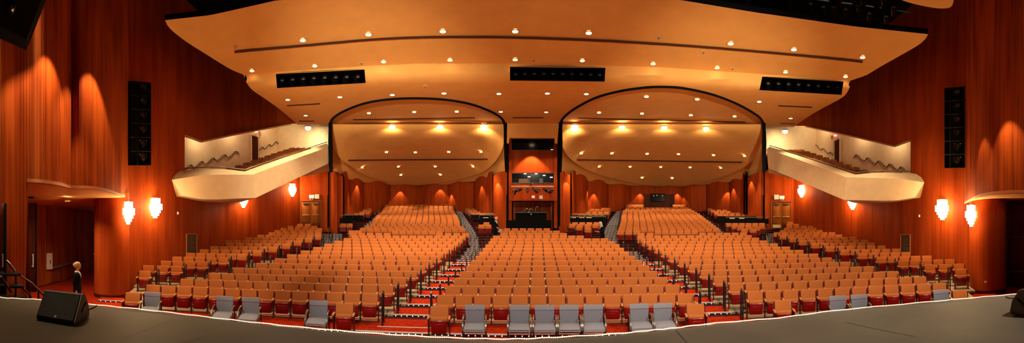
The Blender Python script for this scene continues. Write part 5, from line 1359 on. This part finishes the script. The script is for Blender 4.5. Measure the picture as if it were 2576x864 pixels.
for i, (px, nm) in enumerate(chairs):
    if i == 0: t = g0
    else:
        t = g0.copy(); col.objects.link(t)
        for ch in g0.children:
            c_ = ch.copy(); col.objects.link(c_); c_.parent = t
            for g in ch.children:
                d_ = g.copy(); col.objects.link(d_); d_.parent = c_
    R = RA - .02; a = ring_ang(px, R); p = ang_pt(a, R - .22)
    t.location = (p.x, p.y, .1); t.rotation_euler = (0, 0, -a + (.06 if px > 1600 else .0) * (1 if px < 1700 else 0)); t.scale = (.98, .98, 1.0)
    tag(t, 'grey armchair in the front line, ' + nm, 'chair', 'grey chairs along the stage edge')

# lamps hidden above the balcony openings, and added unseen spots that brighten platform, front rows and ceiling
for sd, B in BAL.items():
    rb, px2, V2 = niche_r[sd]
    for px, y, e in ((520, 345, 45), (600, 325, 45), (680, 305, 45)) if sd == 'left' else ((2235, 350, 45), (2150, 330, 45), (2060, 310, 45)):
        lamp_point(P(px, y, rb(px) - 1.5), e, WARM, .15)
for x, y, z, e, ax, ay, az in ((-4, -5, 4.5, 430, -13, 9, 8), (0, -6, 4.5, 1700, 0, 15, 10), (4, -5, 4.5, 600, 14, 8, 8)):
    lamp_spot((x, y, z), e, 1.15, 1.0, (1, .90, .74), .35, (ax, ay, az), 'added_stage_spot')
for x, y, z, e, ax, ay in ((-6, -5, 11.5, 3600, -9, 14), (0, -6, 11.5, 8000, 1, 12.5), (7, -5, 11.5, 7500, 7.5, 6.5)):
    lamp_spot((x, y, z), e, 1.0, 1.0, (1, .86, .70), .35, (ax, ay, 0), 'added_stage_spot')

# ------------------------------------------------------------------ people
def loft(mb, rings, n=20):
    vs = [(cx + rx * cos(2 * PI * k / n), cy + ry * sin(2 * PI * k / n), z) for cx, cy, z, rx, ry in rings for k in range(n)]
    fs = [[i * n + k, i * n + (k + 1) % n, (i + 1) * n + (k + 1) % n, (i + 1) * n + k] for i in range(len(rings) - 1) for k in range(n)]
    fs += [list(range(n))[::-1], [(len(rings) - 1) * n + k for k in range(n)]]
    mb.add(vs, fs)
def fused(mb, name, mat, parent, vox, it=4):
    """overlapping solids merged into one continuous skin"""
    o = mb.build(name, mat, parent)
    r = o.modifiers.new('fuse', 'REMESH'); r.mode = 'VOXEL'; r.voxel_size = vox; r.use_smooth_shade = True
    m = o.modifiers.new('relax', 'SMOOTH'); m.factor = .5; m.iterations = it
    return o
def person(label, loc, rz, look, hairmat, arms, hair, lean=0.0, scale=1.0):
    """faces -y. arms: {'l': (elbow, wrist, finger direction), 'r': ...}"""
    t = thing('person', label, 'person', loc, rz); t.scale = (scale,) * 3
    L_ = lambda z: -lean * max(0, z - .95)
    R_ = lambda rows: [(cx, cy + L_(z), z, rx, ry) for cx, cy, z, rx, ry in rows]
    B = MB()
    loft(B, R_([(0, 0, .84, .12, .095), (0, 0, .93, .155, .11), (0, 0, 1.06, .125, .092), (0, 0, 1.2, .14, .10), (0, .002, 1.33, .158, .10), (0, .008, 1.385, .145, .085), (0, .014, 1.425, .085, .068), (0, .014, 1.45, .058, .058),
                 (0, .008, 1.50, .050, .054), (0, -.006, 1.53, .051, .064), (0, -.022, 1.552, .050, .078), (0, -.020, 1.59, .062, .09), (0, -.012, 1.635, .071, .097), (0, -.005, 1.68, .073, .098), (0, 0, 1.715, .064, .086), (0, .003, 1.738, .042, .058), (0, .004, 1.747, .012, .018)]))
    hy = -.012 + L_(1.635)
    B.tube([(0, hy - .088, 1.655), (0, hy - .105, 1.625), (0, hy - .092, 1.612)], [.009, .015, .012], 8)             # nose
    for sg in (-1, 1):
        B.box((sg * .074, hy + .012, 1.635), (.02, .035, .06), bevel=.008)                                             # ears
        B.tube([(sg * .085, 0, .90), (sg * .09, -.005, .5), (sg * .09, .012, .32), (sg * .09, .02, .08)], [.09, .058, .056, .036], 12)
        B.tube([(sg * .09, .03, .05), (sg * .092, -.05, .045), (sg * .095, -.14, .03)], [.035, .038, .026], 10)
    hands = {}
    for sg, k in ((-1, 'l'), (1, 'r')):
        el, wr, fd = (Vector(q) for q in arms[k]); sh = Vector((sg * .155, .005 + L_(1.37), 1.37))
        B.tube([Vector((sg * .08, sh.y, sh.z)), sh, sh.lerp(el, .5), el, el.lerp(wr, .4), wr], [.05, .055, .046, .040, .040, .026], 12)
        f = fd.normalized(); sd_ = f.cross(Vector((0, 0, 1))); sd_ = sd_.normalized() if sd_.length > .2 else Vector((0, 1, 0)); up = sd_.cross(f).normalized()
        pl = wr + f * .05
        B.tube([wr - f * .01, wr + f * .03, pl + f * .03], [.026, .032, .034], 10)
        for q, ln in ((-1.5, .060), (-.5, .074), (.5, .070), (1.5, .052)):
            b = pl + sd_ * q * .019 + f * .035; c_ = b + f * ln * .5 - up * .006; d_ = c_ + f * ln * .45 - up * .02
            B.tube([b - f * .02, b, c_, d_], [.0105, .010, .0095, .008], 8)
        b = pl + sd_ * sg * -.030 - f * .02; B.tube([b, b + f * .03 - sd_ * sg * .018, b + f * .06 - sd_ * sg * .016], [.013, .011, .009], 8)
        hands[k] = pl + f * .07
    fused(B, 'body', M['skin'], t, .0062, 3)
    for sg in (-1, 1): MB().lathe([(0, .008), (.010, 0), (0, -.008)], 10).build('eye', M['black'], t).location = (sg * .030, hy - .088, 1.652)
    MB().box((0, hy - .090, 1.587), (.042, .012, .009), bevel=.003, seg=1).build('mouth', M['red'], t)
    # clothes
    J = MB(); jr = [(0, 0, .83, .178, .13), (0, 0, .93, .18, .13), (0, 0, 1.06, .146, .11), (0, 0, 1.2, .158, .118), (0, .002, 1.33, .178, .116), (0, .008, 1.385, .168, .10), (0, .014, 1.425, .105, .082), (0, .014, 1.447, .078, .072)]
    loft(J, R_(jr))
    for sg, k in ((-1, 'l'), (1, 'r')):
        el, wr, fd = (Vector(q) for q in arms[k]); sh = Vector((sg * .158, .005 + L_(1.37), 1.368))
        J.tube([Vector((sg * .08, sh.y, sh.z + .005)), sh, sh.lerp(el, .5), el, el.lerp(wr, .5), el.lerp(wr, .93)], [.06, .068, .06, .054, .050, .042], 12)
    fused(J, 'jacket', M['suit'], t, .010, 3)
    T_ = MB()
    for sg in (-1, 1): T_.tube([(sg * .082, 0, .95), (sg * .086, 0, .84), (sg * .092, -.003, .5), (sg * .092, .012, .09)], [.09, .1, .08, .072], 14)
    fused(T_, 'trousers', M['suit'], t, .012, 3)
    for sg in (-1, 1): MB().box((sg * .094, -.065, .037), (.085, .25, .07), bevel=.03, seg=3).build('shoe', M['black_metal'], t)
    mb = MB(); vs = []
    for i in range(7):
        z = lerp(1.25, 1.44, i / 6); ry = interp(z, [(q[2], q[4]) for q in jr]) + .004; rx = interp(z, [(q[2], q[3]) for q in jr]) + .004; cy = interp(z, [(q[2], q[1]) for q in jr]) + L_(z)
        for j in range(-3, 4): x = j / 3 * lerp(.004, .058, i / 6); vs.append((x, cy - ry * math.sqrt(max(0, 1 - (x / rx) ** 2)), z))
    mb.add(vs, [[i * 7 + j, i * 7 + j + 1, i * 7 + 8 + j, i * 7 + 7 + j] for i in range(6) for j in range(6)]); mb.build('shirt_front', M['shirt'], t)
    MB().lathe([(.080, 1.437), (.074, 1.455), (.062, 1.472), (.058, 1.468)], 20).build('collar', M['shirt'], t).location = (0, .012 + L_(1.45), 0)
    # hair
    H = MB(); rows = [(0, .030, 1.60, .074, .078), (0, .026, 1.64, .082, .090), (0, .014, 1.685, .084, .102), (0, .006, 1.72, .074, .098), (0, .004, 1.748, .050, .070), (0, .004, 1.762, .014, .02)]
    if hair == 'long': rows = [(0, .075, 1.33, .04, .02), (0, .068, 1.38, .075, .035), (0, .062, 1.46, .085, .05), (0, .045, 1.53, .078, .062)] + rows
    else: rows = [(0, .038, 1.565, .06, .055)] + rows
    loft(H, R_(rows))
    if hair == 'bun': loft(H, R_([(0, .10, 1.60, .02, .02), (0, .105, 1.625, .05, .045), (0, .108, 1.66, .055, .05), (0, .10, 1.70, .04, .04), (0, .09, 1.715, .015, .015)]))
    if hair == 'long':
        for sg in (-1, 1): H.tube([(sg * .066, hy + .0, 1.67), (sg * .078, hy - .02, 1.60), (sg * .075, hy - .01, 1.50), (sg * .07, hy + .02, 1.42)], [.02, .022, .026, .016], 8)
    fused(H, 'hair', hairmat, t, .009, 2)
    return t, hands
# usher in the side passage, hair up, looking along the hall
a_ = {'l': ((-.215, .03, 1.12), (-.20, -.02, .88), (0, -.1, -1)), 'r': ((.215, .03, 1.12), (.20, -.02, .88), (0, -.1, -1))}
p_ = PZ(195, 11.2, .1)
person('woman with blonde hair pinned up in a black suit standing in the side passage', p_, face_rz(195) + 1.25, 0, M['blonde'], a_, 'bun', scale=.97)
# usher with a paper at the head of the left aisle
k_ = 14; p_ = PZ(1246, 25.0, zf(13) + .1)
a_ = {'l': ((-.21, -.02, 1.13), (-.12, -.24, 1.02), (.3, -1, -.1)), 'r': ((.21, .0, 1.13), (.17, -.22, .92), (-.1, -.8, -.6))}
t, h_ = person('person with short pale hair in a black suit holding paper at the aisle head', p_, face_rz(1246) + .85, 0, M['pale_hair'], a_, 'short', .12)
q = t.matrix_basis @ (h_['r'] + Vector((0, -.03, -.05)))
o = MB().box((0, 0, 0), (.30, .02, .26), bevel=.004, seg=1).build('paper_sheets', M['paper'], smooth=False); o.location = q; o.rotation_euler = (.5, .2, face_rz(1246) + .6)
tag(o, 'white papers in the hand of the pale haired person at the aisle head', 'paper')
# usher with long blonde hair reading beside the right aisle
p_ = PZ(1516, 23.6, zf(12) - .1)
a_ = {'l': ((-.20, -.05, 1.14), (-.09, -.30, 1.10), (.1, -1, .1)), 'r': ((.20, -.05, 1.14), (.09, -.30, 1.10), (-.1, -1, .1))}
t, h_ = person('woman with long blonde hair in black leaning to read beside the right aisle stair', p_, face_rz(1516) - 1.05, 0, M['pale_hair'], a_, 'long', .22)
q = t.matrix_basis @ (h_['r'] + Vector((-.09, -.02, .02)))
o = MB().box((0, 0, 0), (.22, .16, .02), bevel=.004, seg=1).build('booklet', M['paper'], smooth=False); o.location = q; o.rotation_euler = (-.3, 0, face_rz(1516) - 1.05)
tag(o, 'pale booklet held open by the long haired woman at the right aisle', 'booklet')

for x, ax, ay in ((-2, -9.5, 33), (2, 15.5, 32)):
    lamp_spot((x, -6, 4.6), 15000, .62, 1.0, (1, .82, .58), .3, (ax, ay, 8.4), 'added_stage_spot')  # added unseen spots that brighten the rear ceiling panels under the arches
lamp_point(PZ(1338, 29.6, 5.0), 25, WARM, .1)     # added unseen point light, brightens the recess behind the sound desk

# little lit steps at the feet of the two drum columns
for nm, a, b, y in (('left', 247, 311, 757), ('right', 2452, 2512, 748)):
    m_ = (a + b) / 2; r = 3.04 * F / (y - HY); R = (PZ(m_, r, 0).xy - RC).length
    mb = MB(); a0, a1 = ring_ang(a, R), ring_ang(b, R)
    ring_strip(mb, R, R + .5, a0, a1, .165, 8, 0); ring_riser(mb, R, a0, a1, .09, .165, 8, 1); step_nosing(mb, R, a0, a1, .165)
    struct(mb.build('trim_%s_column_step' % nm, [M['carpet'], M['carpet_dark'], M['steel'], M['led'], M['led_far'], M['steel_far']], smooth=False))
